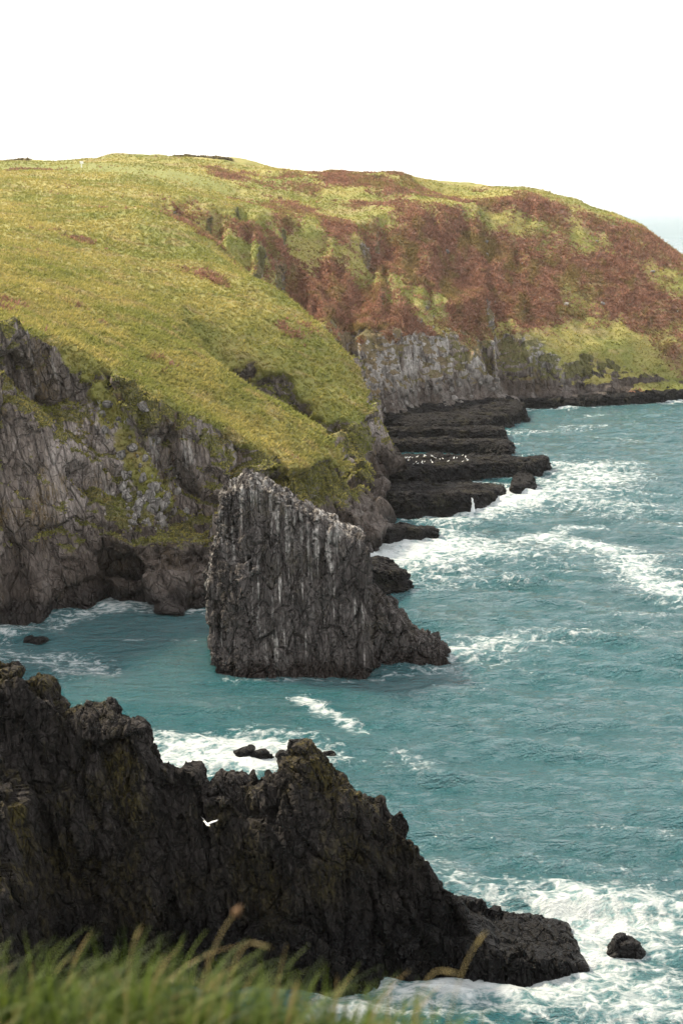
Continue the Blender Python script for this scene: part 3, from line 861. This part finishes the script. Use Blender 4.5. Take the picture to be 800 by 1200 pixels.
sk = [sea_point(283, 884), sea_point(306, 884), sea_point(332, 886), sea_point(350, 880), sea_point(383, 884)]
for k, (lab, sz, tp) in enumerate([('black rock in the surf, first from the cove side of the row', (1.5, 0.5), 0.45), ('low black rock in the surf, second of the row', (1.7, 0.55), 0.5),
                                   ('small wave-washed black rock in the middle of the surf row', (0.9, 0.4), 0.3), ('tallest black rock of the surf row, just past the fin crest', (1.0, 0.6), 1.1),
                                   ('flat black rock at the seaward end of the surf row', (1.3, 0.4), 0.3)]):
    cx, cy = sk[k]
    pol = [(cx + sz[0] * math.cos(a) * (0.8 + 0.3 * math.sin(3 * a + k)), cy + sz[1] * math.sin(a)) for a in np.linspace(0, 2 * math.pi, 8)[:-1]]
    ledge('sea_rock', lab, pol, tp, (0.1 * (-1) ** k, 0.05), MAT['skerry'], 400 + 7 * k, h=0.2, amp=0.8, group='black rocks in the surf behind the fin')

# ---------------------------------------------------------------- sea
sx = axis((-40000, -6000, 6000), (-6000, -600, 900), (-600, -90, 40), (-90, -50, 2.0), (-50, 110, 0.5), (110, 200, 2.0), (200, 800, 40), (800, 6000, 900), (6000, 40000, 6000))
sy = axis((-3000, 0, 500), (0, 72, 6), (72, 300, 0.5), (300, 400, 0.8), (400, 700, 12), (700, 3000, 150), (3000, 12000, 1500), (12000, 60000, 8000))
wx, wy = np.meshgrid(sx, sy, indexing='ij')
nearw = sstep(-100, -50, wx) * sstep(200, 115, wx) * sstep(60, 75, wy) * sstep(700, 380, wy)
hgt = np.zeros_like(wx)
wr = np.random.default_rng(21)
gust = 1 + 0.35 * fbm(wx / 28, wy / 20, 0.6, 2, 505)
for k in range(54):
    lam = 1.8 * (11.0 / 1.8) ** (k / 53.0)
    th = math.radians(-104) + wr.normal(0, 0.24 + 0.5 * (lam < 3.2))
    kk = 2 * math.pi / lam
    ph = kk * (wx * math.cos(th) + wy * math.sin(th)) + wr.random() * 6.283 + 1.5 * vnoise(wx / 19, wy / 13, 0.37 * k, 500 + k % 5)
    hgt += 0.0092 * lam ** 1.05 * (np.sin(ph) + 0.25 * np.cos(2 * ph))
hgt = hgt * gust
calm = 1 - 0.62 * blob(wx, wy, -22, 160, 24, 26)
hgt = hgt * nearw * calm

# foam: around every rock, and the surf patches of the moment
def seg_dist(X, Y, pts):
    d = np.full(X.shape, 1e9)
    for (ax, ay), (bx, by) in zip(pts[:-1], pts[1:]):
        vx, vy = bx - ax, by - ay
        t = np.clip(((X - ax) * vx + (Y - ay) * vy) / (vx * vx + vy * vy + 1e-9), 0, 1)
        d = np.minimum(d, np.hypot(X - ax - t * vx, Y - ay - t * vy))
    return d
def surf(pts, width, power):
    p = [sea_point(a, b) for a, b in pts]
    return power * np.exp(-(seg_dist(wx, wy, p) / width) ** 2)
foam = 0.02 + 0.09 * fbm(wx / 16, wy / 10, 0.3, 3, 601) * nearw
land = poly_distance(SHORE_D, wx, wy)
foam = foam + 0.42 * np.exp(-np.maximum(-land - 0.4, 0) / 2.6) * sstep(0.0, 0.6, nearw)
for pts, wd, pw in [
        ([(445, 650), (480, 640), (520, 632)], 7.0, 0.62), ([(480, 665), (540, 650), (590, 645)], 8.0, 0.42), ([(470, 690), (560, 680)], 6.0, 0.22),
        ([(535, 600), (570, 590), (600, 582)], 6.0, 0.62), ([(580, 590), (640, 575), (700, 560)], 9.0, 0.42), ([(640, 545), (690, 545), (730, 545)], 8.0, 0.40), ([(600, 605), (680, 600), (700, 590)], 8.0, 0.22),
        ([(612, 632), (640, 628), (668, 618), (700, 618)], 1.8, 0.42), ([(660, 634), (700, 640), (735, 652), (757, 680), (800, 700)], 4.2, 0.56), ([(760, 690), (800, 690)], 4.0, 0.2),
        ([(600, 508), (650, 505), (700, 500)], 6.0, 0.30), ([(640, 478), (700, 474), (760, 471), (800, 470)], 3.5, 0.42), ([(690, 488), (725, 486)], 2.0, 0.40), ([(690, 512), (770, 520)], 2.5, 0.30),
        ([(470, 497), (500, 496)], 3.0, 0.6), ([(530, 612), (470, 604)], 4.0, 0.4), ([(500, 570), (560, 566)], 2.0, 0.5), ([(560, 520), (600, 520)], 3.0, 0.5),
        ([(0, 770), (50, 772), (105, 785)], 4.0, 0.40), ([(20, 742), (90, 725), (130, 712)], 2.0, 0.35), ([(140, 715), (230, 712)], 2.4, 0.28), ([(150, 750), (230, 752)], 0.7, 0.30), ([(90, 745), (150, 750)], 0.6, 0.20),
        ([(190, 895), (250, 890), (290, 885)], 5.5, 0.62), ([(200, 870), (260, 868), (330, 880)], 4.5, 0.30), ([(300, 892), (345, 888)], 3.0, 0.45), ([(60, 800), (160, 830)], 3.0, 0.10),
        ([(350, 817), (372, 830), (395, 840), (425, 856)], 1.1, 0.50), ([(380, 822), (360, 818)], 1.2, 0.3), ([(470, 880), (500, 895)], 1.5, 0.28), ([(395, 890), (480, 905)], 2.2, 0.18),
        ([(525, 765), (560, 757), (600, 750)], 3.5, 0.40), ([(520, 790), (600, 770), (650, 740)], 5.0, 0.12), ([(255, 800), (400, 797), (520, 785)], 0.9, 0.22),
        ([(560, 1050), (610, 1045), (680, 1060)], 4.0, 0.28), ([(620, 1130), (690, 1120), (760, 1100), (800, 1080)], 3.8, 0.50), ([(560, 1160), (640, 1170), (760, 1180)], 4.2, 0.42), ([(380, 1190), (470, 1170), (560, 1150), (650, 1125)], 2.2, 0.60), ([(690, 1040), (800, 1020)], 6.0, 0.16), ([(700, 1140), (800, 1150)], 4.0, 0.2),
        ([(660, 1060), (700, 1085), (720, 1075)], 2.5, 0.6), ([(500, 1010), (560, 1040)], 3.0, 0.25), ([(720, 560), (800, 640)], 14.0, 0.15), ([(640, 690), (760, 740)], 12.0, 0.12)]:
    foam = foam + 0.76 * surf(pts, wd, pw) * sstep(0.0, 0.5, nearw)
foam = foam + nearw * 0.09 * sstep(0.18, 0.50, hgt + 0.25 * fbm(wx / 30, wy / 22, 0.9, 2, 607)) * sstep(-20, 15, wx)
foam = np.clip(foam, 0, 1.1)
hgt += nearw * sstep(0.35, 0.9, foam) * (0.30 * fbm(wx / 2.2, wy / 1.7, 0.7, 3, 611) + 0.12)
SP_ = np.stack([wx, wy, hgt], -1).reshape(-1, 3)
nxs, nys = wx.shape
ii = np.arange(nxs * nys).reshape(nxs, nys)
SQ = np.stack([ii[:-1, :-1], ii[1:, :-1], ii[1:, 1:], ii[:-1, 1:]], -1).reshape(-1, 4)

def sea_mat():
    T = NT('sea_water')
    p = T.pos
    fo = T.attr('foam')
    w1 = T.noise(T.scale(p, (0.55, 1.35, 1), rot=(0, 0, 0.12)), 0.75, 4, 0.55, 0.4)
    w2 = T.noise(T.scale(p, (1.0, 1.9, 1)), 2.6, 4, 0.6, 0.2)
    nrm = T.bump(T.m('ADD', T.m('MULTIPLY', w1, 0.8), T.m('MULTIPLY', w2, 0.30)), 1.0, 2.0)
    # lacy foam: stretched cell walls, torn by noise
    warp = T.n('ShaderNodeVectorMath', operation='ADD')
    nz = T.n('ShaderNodeTexNoise'); T.put(nz.inputs['Vector'], p); nz.inputs['Scale'].default_value = 0.5; nz.inputs['Detail'].default_value = 4
    off = T.n('ShaderNodeVectorMath', operation='SCALE'); T.t.links.new(nz.outputs['Color'], off.inputs[0]); off.inputs['Scale'].default_value = 2.6
    T.put(warp.inputs[0], p); T.t.links.new(off.outputs[0], warp.inputs[1])
    wp = T.scale(warp.outputs[0], (0.85, 1.15, 0.0))
    c1 = T.voronoi(wp, 0.62, 'DISTANCE_TO_EDGE').outputs['Distance']
    c2 = T.voronoi(wp, 1.7, 'DISTANCE_TO_EDGE').outputs['Distance']
    lace = T.m('ADD', T.ramp(c1, 0.0, 0.30, 0.30, 0.0), T.ramp(c2, 0.0, 0.28, 0.16, 0.0))
    tear = T.noise(T.scale(p, (0.7, 1.3, 0.0)), 0.9, 7, 0.72, 0.6)
    lace = T.m('MULTIPLY', lace, T.ramp(fo, 0.02, 0.22, 0.35, 1.0))
    f = T.m('ADD', T.m('ADD', fo, lace), T.m('MULTIPLY', T.m('SUBTRACT', tear, 0.5), 1.6))
    cov = T.ramp(f, 0.48, 1.08)
    milky = T.ramp(T.m('ADD', fo, T.m('MULTIPLY', T.m('SUBTRACT', tear, 0.5), 0.5)), 0.18, 0.75)
    deep = T.mix(T.noise(p, 0.035, 3), (0.002, 0.050, 0.060), (0.006, 0.092, 0.106))
    col = T.mix(T.m('MULTIPLY', milky, 0.75), deep, (0.12, 0.25, 0.255))
    far = T.ramp(T.sep(p)[1], 420.0, 2600.0, 0.10, 0.28)
    water = T.bsdf(col, far, nrm, 0.5, IOR=1.75)
    fn = T.bump(T.m('ADD', tear, T.m('MULTIPLY', lace, 0.6)), 1.0, 0.6)
    white = T.bsdf(T.mix(tear, (0.24, 0.29, 0.30), (0.60, 0.615, 0.62)), 0.75, fn, 0.2)
    mx = T.n('ShaderNodeMixShader'); T.put(mx.inputs[0], cov)
    T.t.links.new(water, mx.inputs[1]); T.t.links.new(white, mx.inputs[2])
    return T.finish(mx.outputs[0])
MAT['sea'] = sea_mat()
sea = add_obj('sea', mesh_from('sea', SP_, SQ, {'foam': foam.ravel()}), MAT['sea'], kind='structure', label='teal sea with torn white foam and small wind waves')

# ---------------------------------------------------------------- boulders on the cliff, parts of the headland
def icosphere(sub=2):
    t = (1 + 5 ** 0.5) / 2
    v = [(-1, t, 0), (1, t, 0), (-1, -t, 0), (1, -t, 0), (0, -1, t), (0, 1, t), (0, -1, -t), (0, 1, -t), (t, 0, -1), (t, 0, 1), (-t, 0, -1), (-t, 0, 1)]
    f = [(0, 11, 5), (0, 5, 1), (0, 1, 7), (0, 7, 10), (0, 10, 11), (1, 5, 9), (5, 11, 4), (11, 10, 2), (10, 7, 6), (7, 1, 8), (3, 9, 4), (3, 4, 2), (3, 2, 6), (3, 6, 8), (3, 8, 9), (4, 9, 5), (2, 4, 11), (6, 2, 10), (8, 6, 7), (9, 8, 1)]
    v = [np.array(p) / np.linalg.norm(p) for p in v]
    for _ in range(sub):
        cache, nf = {}, []
        def mid(a, b):
            k = (min(a, b), max(a, b))
            if k not in cache:
                m = v[a] + v[b]; v.append(m / np.linalg.norm(m)); cache[k] = len(v) - 1
            return cache[k]
        for a, b, c in f:
            d, e, g = mid(a, b), mid(b, c), mid(c, a)
            nf += [(a, d, g), (b, e, d), (c, g, e), (d, e, g)]
        f = nf
    return np.array(v), np.array(f)
IV, IF = icosphere(1)
def boulder_mesh(seed):
    r = np.random.default_rng(seed)
    P = IV.copy()
    for _ in range(7):                     # flat breaks
        n = r.normal(size=3); n /= np.linalg.norm(n)
        d = P @ n; lim = 0.45 + 0.35 * r.random()
        P = P - n * np.maximum(d - lim, 0)[:, None]
    return mesh_from('boulder', P * np.array([1.0, 0.8, 0.75]) * 0.62, IF, None, False)
BM = [boulder_mesh(900 + k) for k in range(6)]
for m_ in BM:
    m_.materials.append(MAT['boulder'])
br = np.random.default_rng(77)
def put_boulders(mask, count, lo, hi):
    idx = np.nonzero(mask)[0]
    for i in br.choice(idx, count, replace=False):
        s_ = lo + (hi - lo) * br.random() ** 2.2
        o = add_obj('boulder', BM[int(br.integers(6))], parent=headland, loc=tuple(HP[i] + np.array([0, 0, 0.12 * s_])))
        o.rotation_euler = tuple(br.random(3) * 6.28)
        o.scale = (s_, s_ * (0.7 + 0.5 * br.random()), s_ * (0.7 + 0.4 * br.random()))
hxv, hyv, hzv = HP.T
put_boulders((np.abs(hxv + 25.5 - 0.35 * (14 - hzv)) < 3.4) & (hzv > 8.5) & (hzv < 25) & (hyv < 200) & (N[:, 2] > 0.12), 120, 0.45, 1.9)
put_boulders((hyv > 325) & (hyv < 372) & (hxv > 6) & (hxv < 44) & (hzv > 3.0) & (hzv < 8) & (N[:, 1] < 0.2), 46, 0.7, 2.3)
put_boulders((hyv > 345) & (hyv < 430) & (hxv > 20) & (hxv < 105) & (hzv > 14) & (veg > 0.5) & (hxv / hyv < 0.26), 16, 0.5, 1.6)

# ---------------------------------------------------------------- things on the skyline
post = add_obj('marker_post', None, loc=None, label='small white post standing on the clifftop green', category='post')
pz = survey(95, 199, 420)
pi = np.argmin((hxv - pz[0]) ** 2 + (hyv - pz[1]) ** 2)
post.location = tuple(HP[pi])
def box_mesh(name, c, h, mat):
    c, h = np.array(c), np.array(h)
    P = np.array([(i, j, k) for i in (-1, 1) for j in (-1, 1) for k in (-1, 1)], float) * h + c
    me = mesh_from(name, P, [(0, 1, 3, 2), (4, 6, 7, 5), (0, 4, 5, 1), (2, 3, 7, 6), (0, 2, 6, 4), (1, 5, 7, 3)], None, False)
    me.materials.append(mat)
    return me
add_obj('pole', box_mesh('pole', (0, 0, 0.7), (0.12, 0.12, 0.85), MAT['post']), parent=post)
add_obj('board', box_mesh('board', (0.1, -0.16, 1.5), (0.5, 0.035, 0.36), MAT['post']), parent=post)

def leafy(name, pts, r, h, n, seed, mat, label, cat):
    """A low hedge: many leaf faces through its volume over short stems."""
    q = np.random.default_rng(seed)
    pts = np.array(pts)
    t = q.random(n) * (len(pts) - 1)
    i = np.minimum(t.astype(int), len(pts) - 2)
    P = pts[i] * (1 - (t - i))[:, None] + pts[i + 1] * (t - i)[:, None]
    hh = h * (0.55 + 0.45 * vnoise(t * 7.3, 0.2, 0.1, seed))
    P = P + np.stack([q.normal(0, r, n), q.normal(0, r, n), hh * q.random(n) ** 0.7], 1)
    a = q.normal(size=(n, 3)) * 0.32; b = q.normal(size=(n, 3)) * 0.32
    V = np.stack([P - a, P + b, P + a - b * 0.3], 1).reshape(-1, 3)
    c = pts.mean(0)
    root = add_obj(name, None, loc=tuple(c), label=label, category=cat)
    add_obj('foliage', mesh_from('foliage', V - c, np.arange(len(V)).reshape(-1, 3), None, False), mat, root)
    for p in pts[::2]:
        w = (p - c)[None] + np.array([(-0.06, -0.05, -0.4), (0.06, -0.05, -0.4), (0.0, 0.06, -0.4), (0.0, 0.0, h * 0.7)])
        add_obj('stem', mesh_from('stem', w, [(0, 1, 3), (1, 2, 3), (2, 0, 3)], None, False), mat, root)
def ground_pts(x0, x1, Y, k):
    xs_ = np.linspace(x0, x1, k)
    return [(a, Y, float(HP[np.argmin((hxv - a) ** 2 + (hyv - Y) ** 2), 2])) for a in xs_]
leafy('hedge', ground_pts(-52, -34, 464, 14), 0.35, 0.5, 1500, 41, MAT['hedge'], 'low dark hedge on the skyline knoll above the clifftop green', 'hedge')
leafy('hedge', ground_pts(-112, -97, 464, 10), 0.4, 0.6, 1100, 43, MAT['hedge'], 'brownish hedge at the bright end of the skyline', 'hedge')

# ---------------------------------------------------------------- birds
def loft(rings, closed_ends=True):
    """Rings of equal vertex count into quads (tri caps as degenerate quads avoided with small rings)."""
    R = np.array(rings); n, k, _ = R.shape
    V = R.reshape(-1, 3); Fq = []
    for i in range(n - 1):
        for j in range(k):
            Fq.append((i * k + j, i * k + (j + 1) % k, (i + 1) * k + (j + 1) % k, (i + 1) * k + j))
    return V, np.array(Fq)
def ring(c, rx, rz, k=10, axis_='x'):
    a = np.linspace(0, 2 * math.pi, k, endpoint=False)
    return np.stack([np.full(k, c[0]), c[1] + rx * np.cos(a), c[2] + rz * np.sin(a)], 1)
def bird_body():
    prof = [(-0.33, 0.0, 0.03, 0.012), (-0.27, 0.0, 0.055, 0.022), (-0.18, 0.0, 0.05, 0.045), (-0.06, -0.005, 0.075, 0.07), (0.06, -0.005, 0.08, 0.078), (0.15, 0.01, 0.055, 0.056),
            (0.20, 0.028, 0.040, 0.042), (0.245, 0.038, 0.043, 0.043), (0.285, 0.034, 0.030, 0.030), (0.305, 0.028, 0.008, 0.008)]
    return loft([ring((a, 0, b), c, d) for a, b, c, d in prof])
gull = add_obj('gull', None, loc=survey(243, 966, 79), label='white gull gliding with raised wings in front of the dark fin', category='bird')
gull.rotation_euler = (math.radians(-14), math.radians(4), math.radians(-62))
v_, f_ = bird_body()
gb = add_obj('body', mesh_from('body', v_, f_), MAT['white_feather'], gull)
def beak_mesh():
    V, Fq = loft([ring((0.297, 0, 0.027), 0.012, 0.014, 6), ring((0.33, 0, 0.024), 0.008, 0.010, 6), ring((0.352, 0, 0.014), 0.002, 0.003, 6)])
    return mesh_from('beak', V, Fq)
add_obj('beak', beak_mesh(), MAT['beak'], gb)
def wing_parts(sgn, up1, up2):
    """Arm and hand of a wing, with the outer feathers dark at the tip."""
    st = [(0.0, 0.07, 0.10, -0.09, 0.020), (0.16, 0.12, 0.13, -0.10, 0.016), (0.32, 0.17, 0.15, -0.085, 0.012), (0.46, 0.15, 0.11, -0.075, 0.009), (0.60, 0.06, 0.03, -0.10, 0.006), (0.70, -0.02, -0.06, -0.115, 0.004)]
    rings = []
    yy = zz = 0.0; prev = 0.0
    for k, (d, _, le, te, th) in enumerate(st):
        step = d - prev; prev = d
        ang = up1 if d <= 0.33 else up2
        yy += step * math.cos(ang); zz += step * math.sin(ang)
        y0 = sgn * (0.05 + yy); z0 = 0.04 + zz
        rings.append([(le, y0, z0), ((le + te) / 2 + 0.02, y0, z0 + th), (te, y0, z0 - 0.006), ((le + te) / 2 + 0.02, y0, z0 - th * 0.4)])
    return rings
for sgn, u1, u2 in ((1, math.radians(30), math.radians(14)), (-1, math.radians(48), math.radians(34))):
    rg = wing_parts(sgn, u1, u2)
    V, Fq = loft(rg[:5]); w_ = add_obj('wing', mesh_from('wing', V, Fq), MAT['white_feather'] if sgn < 0 else MAT['grey_feather'], gull)
    V, Fq = loft(rg[4:]); add_obj('wing_tip', mesh_from('wing_tip', V, Fq), MAT['dark_feather'], w_)
tail = [[(-0.26, -0.045, 0.012), (-0.26, 0.045, 0.012), (-0.26, 0.045, -0.006), (-0.26, -0.045, -0.006)], [(-0.44, -0.10, 0.006), (-0.44, 0.10, 0.006), (-0.44, 0.10, 0.0), (-0.44, -0.10, 0.0)]]
V, Fq = loft(tail); add_obj('tail', mesh_from('tail', V, Fq), MAT['white_feather'], gull)

def perched_mesh():
    prof = [(-0.30, 0.10, 0.012, 0.012), (-0.20, 0.14, 0.06, 0.045), (-0.06, 0.18, 0.095, 0.085), (0.08, 0.22, 0.09, 0.10), (0.15, 0.30, 0.055, 0.065), (0.18, 0.37, 0.055, 0.055), (0.22, 0.38, 0.035, 0.035), (0.31, 0.36, 0.006, 0.008)]
    V, Fq = loft([ring((a, 0, b), c, d, 8) for a, b, c, d in prof])
    return V, Fq
PV, PF = perched_mesh()
PM = mesh_from('body', PV, PF); PM.materials.append(MAT['white_feather'])
LV, LF = loft([[(0.0, -0.012, 0.14), (0.024, -0.012, 0.14), (0.024, 0.012, 0.14), (0.0, 0.012, 0.14)], [(0.0, -0.012, -0.06), (0.024, -0.012, -0.06), (0.024, 0.012, -0.06), (0.0, 0.012, -0.06)]])
LM = mesh_from('leg', LV, LF); LM.materials.append(MAT['beak'])
_, BP, BQ, BN = BIRD_LEDGE
flat = np.nonzero((BN[:, 2] > 0.6) & (BP[:, 2] > 1.0))[0]
for k in range(38):
    qx, qy = 470 + 80 * br.random() ** 1.2, 529 + 17 * br.random()
    tx, ty = sea_point(qx, qy, 2.9)
    i = flat[np.argmin((BP[flat, 0] - tx) ** 2 + (BP[flat, 1] - ty) ** 2)]
    b_ = add_obj('seabird', None, loc=tuple(BP[i] + np.array([0, 0, 0.05])), label='tiny white seabird resting in the flock on the long black ledge', category='bird', group='seabirds resting on the long black ledge')
    b_.rotation_euler = (0, 0, br.random() * 6.28)
    sc_ = 0.85 + 0.3 * br.random()
    b_.scale = (sc_, sc_, sc_)
    add_obj('body', PM, parent=b_)
    for sy_ in (-0.04, 0.04):
        add_obj('leg', LM, parent=b_, loc=(0.0, sy_, 0.0))

# water running off the nearest ledge
def fall_mesh(seed, w, h):
    r = np.random.default_rng(seed)
    n, m = 9, 14
    V = []
    for j in range(m):
        t = j / (m - 1)
        for side in (0, 1):
            for i in (range(n) if side == 0 else range(n - 1, -1, -1)):
                u = i / (n - 1) - 0.5
                th = 0.16 * math.sqrt(max(0.02, 1 - (2 * u) ** 2)) * (1 if side == 0 else -0.4)
                V.append((u * w * (0.5 + 1.5 * t ** 1.5) + 0.35 * w * math.sin(3.1 * t + seed) + 0.06 * r.normal(), -0.9 * t ** 0.5 - th + 0.05 * r.normal(), h * (1 - t)))
    rings = np.array(V).reshape(m, 2 * n, 3)
    V, Fq = loft(rings)
    return mesh_from('waterfall', V, Fq)
T = NT('white_water')
kk_ = T.noise(T.scale(T.pos, (3, 3, 0.7)), 2.0, 4)
MAT['white_water'] = T.finish(T.bsdf(T.mix(kk_, (0.5, 0.56, 0.58), (0.82, 0.83, 0.83)), 0.6, T.bump(kk_, 0.6, 0.2)))
for k, (qx, qy, w_, lab) in enumerate([(553, 602, 0.45, 'white spout of water pouring off the nearest ledge end'), (489, 604, 0.35, 'thin white trickle running down the ledge front beside the cliff nose')]):
    wx0, wy0 = sea_point(qx, qy)
    add_obj('waterfall', fall_mesh(50 + k, w_, 2.5), MAT['white_water'], loc=(wx0, wy0 + 1.0, 0.0), label=lab, category='waterfall')

# ---------------------------------------------------------------- the clifftop underfoot and its grass
cxs = axis((-26, -2.2, 1.4), (-2.2, 2.2, 0.06), (2.2, 26, 1.4))
cys = axis((-26, 1.6, 1.2), (1.6, 4.4, 0.06), (4.4, 30, 0.8))
kx, ky = np.meshgrid(cxs, cys, indexing='ij')
def clifftop_z(x, y):
    z = 47.835 - 0.26 * sstep(-0.15, 0.75, x) - 0.04 * (y - 3) + 0.05 * fbm(x / 0.5, y / 0.5, 0.3, 3, 701)
    edge = 3.55 + 0.15 * fbm(x / 1.2, 0.5, 0.1, 2, 703)
    over = np.maximum(y - edge, 0)
    return z - 0.6 * over - 2.2 * np.maximum(over - 0.5, 0) - 0.02 * np.maximum(-y, 0) * 0
kz = clifftop_z(kx, ky)
ki = np.arange(kx.size).reshape(kx.shape)
KP = np.stack([kx, ky, np.maximum(kz, -2)], -1).reshape(-1, 3)
KQ = np.stack([ki[:-1, :-1], ki[1:, :-1], ki[1:, 1:], ki[:-1, 1:]], -1).reshape(-1, 4)
ones = np.ones(len(KP))
add_obj('clifftop_ground', mesh_from('clifftop_ground', KP, KQ, {'veg': ones * np.clip(1.2 - sstep(4.5, 7.0, KP[:, 1]) * 1.2, 0, 1), 'heath': 0 * ones, 'moss': 0.5 * ones, 'guano': -1 * ones, 'lawn': 0 * ones}),
        MAT['headland'], kind='structure', label='grassy cliff edge underfoot')

def blade_mesh(n, seed):
    r = np.random.default_rng(seed)
    bx = r.uniform(-1.45, 1.15, n); by = r.uniform(2.15, 3.75, n)
    bz = clifftop_z(bx, by) - 0.02
    tall = r.random(n) ** 2.4
    L = (0.09 + 0.22 * tall) * (1 - 0.25 * sstep(0.0, 0.7, bx)); wd = 0.0022 + 0.0026 * r.random(n)
    ang = r.random(n) * 6.283
    bend = 0.15 + 0.75 * r.random(n)
    dirx, diry = np.cos(ang) * 0.75 + 0.35, np.sin(ang) * 0.75 - 0.1
    segs = 5
    P = []
    for k in range(segs + 1):
        t = k / segs
        cx_ = bx + dirx * L * bend * t ** 1.9; cy_ = by + diry * L * bend * t ** 1.9
        cz_ = bz + L * (t - 0.42 * bend * t ** 2.6)
        w_ = wd * (1 - t) ** 0.7 + 0.0004
        sx_, sy_ = -np.sin(ang), np.cos(ang)
        P.append(np.stack([np.stack([cx_ - sx_ * w_, cy_ - sy_ * w_, cz_], 1), np.stack([cx_ + sx_ * w_, cy_ + sy_ * w_, cz_], 1)], 1))
    P = np.stack(P, 1)                          # n, segs+1, 2, 3
    V = P.reshape(-1, 3)
    base = np.arange(n)[:, None] * (2 * (segs + 1)) + np.arange(segs)[None] * 2
    base = base.ravel()
    Fq = np.stack([base, base + 1, base + 3, base + 2], 1)
    tone = np.repeat(r.random(n), 2 * (segs + 1)); dry = np.repeat((r.random(n) < 0.07) * 1.0, 2 * (segs + 1))
    return mesh_from('grass', V, Fq, {'tone': tone, 'dry': dry})
T = NT('clifftop_grass_blades')
tn = T.attr('tone')
c_ = T.mix(tn, (0.010, 0.028, 0.003), (0.115, 0.155, 0.024))
c_ = T.mix(T.attr('dry'), c_, (0.25, 0.185, 0.075))
b_ = T.bsdf(c_, 0.55, None, 0.3)
tr_ = T.n('ShaderNodeBsdfTranslucent'); T.put(tr_.inputs[0], c_)
mx_ = T.n('ShaderNodeMixShader'); mx_.inputs[0].default_value = 0.4
T.t.links.new(b_, mx_.inputs[1]); T.t.links.new(tr_.outputs[0], mx_.inputs[2])
MAT['blades'] = T.finish(mx_.outputs[0])
add_obj('grass', blade_mesh(21000, 61), MAT['blades'], kind='stuff', label='blurred green grass on the cliff edge underfoot')

def stalk(pts, r0, r1, k=6):
    pts = [np.array(p) for p in pts]
    rings = []
    for i, p in enumerate(pts):
        t = i / (len(pts) - 1)
        rr = r0 + (r1 - r0) * t
        a = np.linspace(0, 2 * math.pi, k, endpoint=False)
        d = pts[min(i + 1, len(pts) - 1)] - pts[max(i - 1, 0)]; d = d / np.linalg.norm(d)
        s1 = np.cross(d, (0, 1, 0)); s1 = s1 / np.linalg.norm(s1); s2 = np.cross(d, s1)
        rings.append(p + rr * (np.cos(a)[:, None] * s1 + np.sin(a)[:, None] * s2))
    return loft(rings)
def curve_pts(p0, p1, p2, n=10):
    p0, p1, p2 = map(np.array, (p0, p1, p2))
    return [(1 - t) ** 2 * p0 + 2 * t * (1 - t) * p1 + t * t * p2 for t in np.linspace(0, 1, n)]
def seed_stalk(pix, Y, label, name, head_len, head_r, cat):
    """Stalk rooted in the turf, with a seed head along the end of it."""
    a, b, c = (np.array(survey(*p, Y)) for p in pix)
    root_pt = np.array([a[0], Y, float(clifftop_z(np.array([a[0]]), np.array([Y]))[0])])
    pts = curve_pts(root_pt, b, c, 14)
    root = add_obj(name, None, loc=tuple(root_pt), label=label, category=cat)
    V, Fq = stalk([p - root_pt for p in pts], 0.0017, 0.0010)
    add_obj('stem', mesh_from('stem', V, Fq), MAT['straw'], root)
    d = pts[-1] - pts[-2]; d = d / np.linalg.norm(d)
    prof = [0.25, 0.8, 1.0, 1.0, 0.92, 0.7, 0.35, 0.08]
    hp = [pts[-1] - root_pt + d * head_len * (k / 7 - 0.25) for k in range(8)]
    s1 = np.cross(d, (0, 1, 0)); s1 /= np.linalg.norm(s1); s2 = np.cross(d, s1)
    aa = np.linspace(0, 2 * math.pi, 9, endpoint=False)
    rings = [h_ + head_r * p_ * (np.cos(aa)[:, None] * s1 + np.sin(aa)[:, None] * s2) * (1 + 0.12 * np.random.default_rng(k).normal(size=(9, 1))) for k, (h_, p_) in enumerate(zip(hp, prof))]
    V, Fq = loft(rings)
    add_obj('seed_head', mesh_from('seed_head', V, Fq), MAT['seed'] if head_r > 0.006 else MAT['straw'], root)
seed_stalk([(212, 1170), (228, 1120), (276, 1070)], 3.1, 'tall stalk with a brown oval seed head rising from the blurred grass', 'plantain', 0.034, 0.0085, 'plant')
G_ST = 'dry grass stalks on the cliff edge'
for lab, pix, Y in [('dry stalk arching over beside the brown oval seed head', [(240, 1170), (262, 1085), (300, 1106)], 3.0),
                    ('straw-coloured stalk leaning across the dark foot of the fin', [(500, 1200), (522, 1150), (560, 1104)], 3.1), ('bent dry stalk drooping low over the white surf', [(470, 1200), (478, 1120), (520, 1138)], 3.0),
                    ('short reddish stalk in the middle of the grass at its crest', [(140, 1170), (146, 1120), (160, 1098)], 3.2)]:
    seed_stalk(pix, Y, lab, 'grass_stalk', 0.05, 0.0022, 'grass stalk')


# ---------------------------------------------------------------- air
T = NT('sea_haze')
vol = T.n('ShaderNodeVolumePrincipled')
vol.inputs['Color'].default_value = (0.95, 0.95, 0.95, 1)
vol.inputs['Density'].default_value = 0.00005
vol.inputs['Anisotropy'].default_value = 0.7
T.t.links.new(vol.outputs[0], T.out.inputs['Volume'])
hb = np.array([(sx_, sy_, sz_) for sx_ in (-41000, 41000) for sy_ in (-3500, 61000) for sz_ in (-4, 75)], float)
hf = np.array([(0, 1, 3, 2), (4, 6, 7, 5), (0, 4, 5, 1), (2, 3, 7, 6), (0, 2, 6, 4), (1, 5, 7, 3)])
add_obj('haze', mesh_from('haze', hb, hf, None, False), T.mat, kind='stuff', label='thin pale sea haze filling the air')
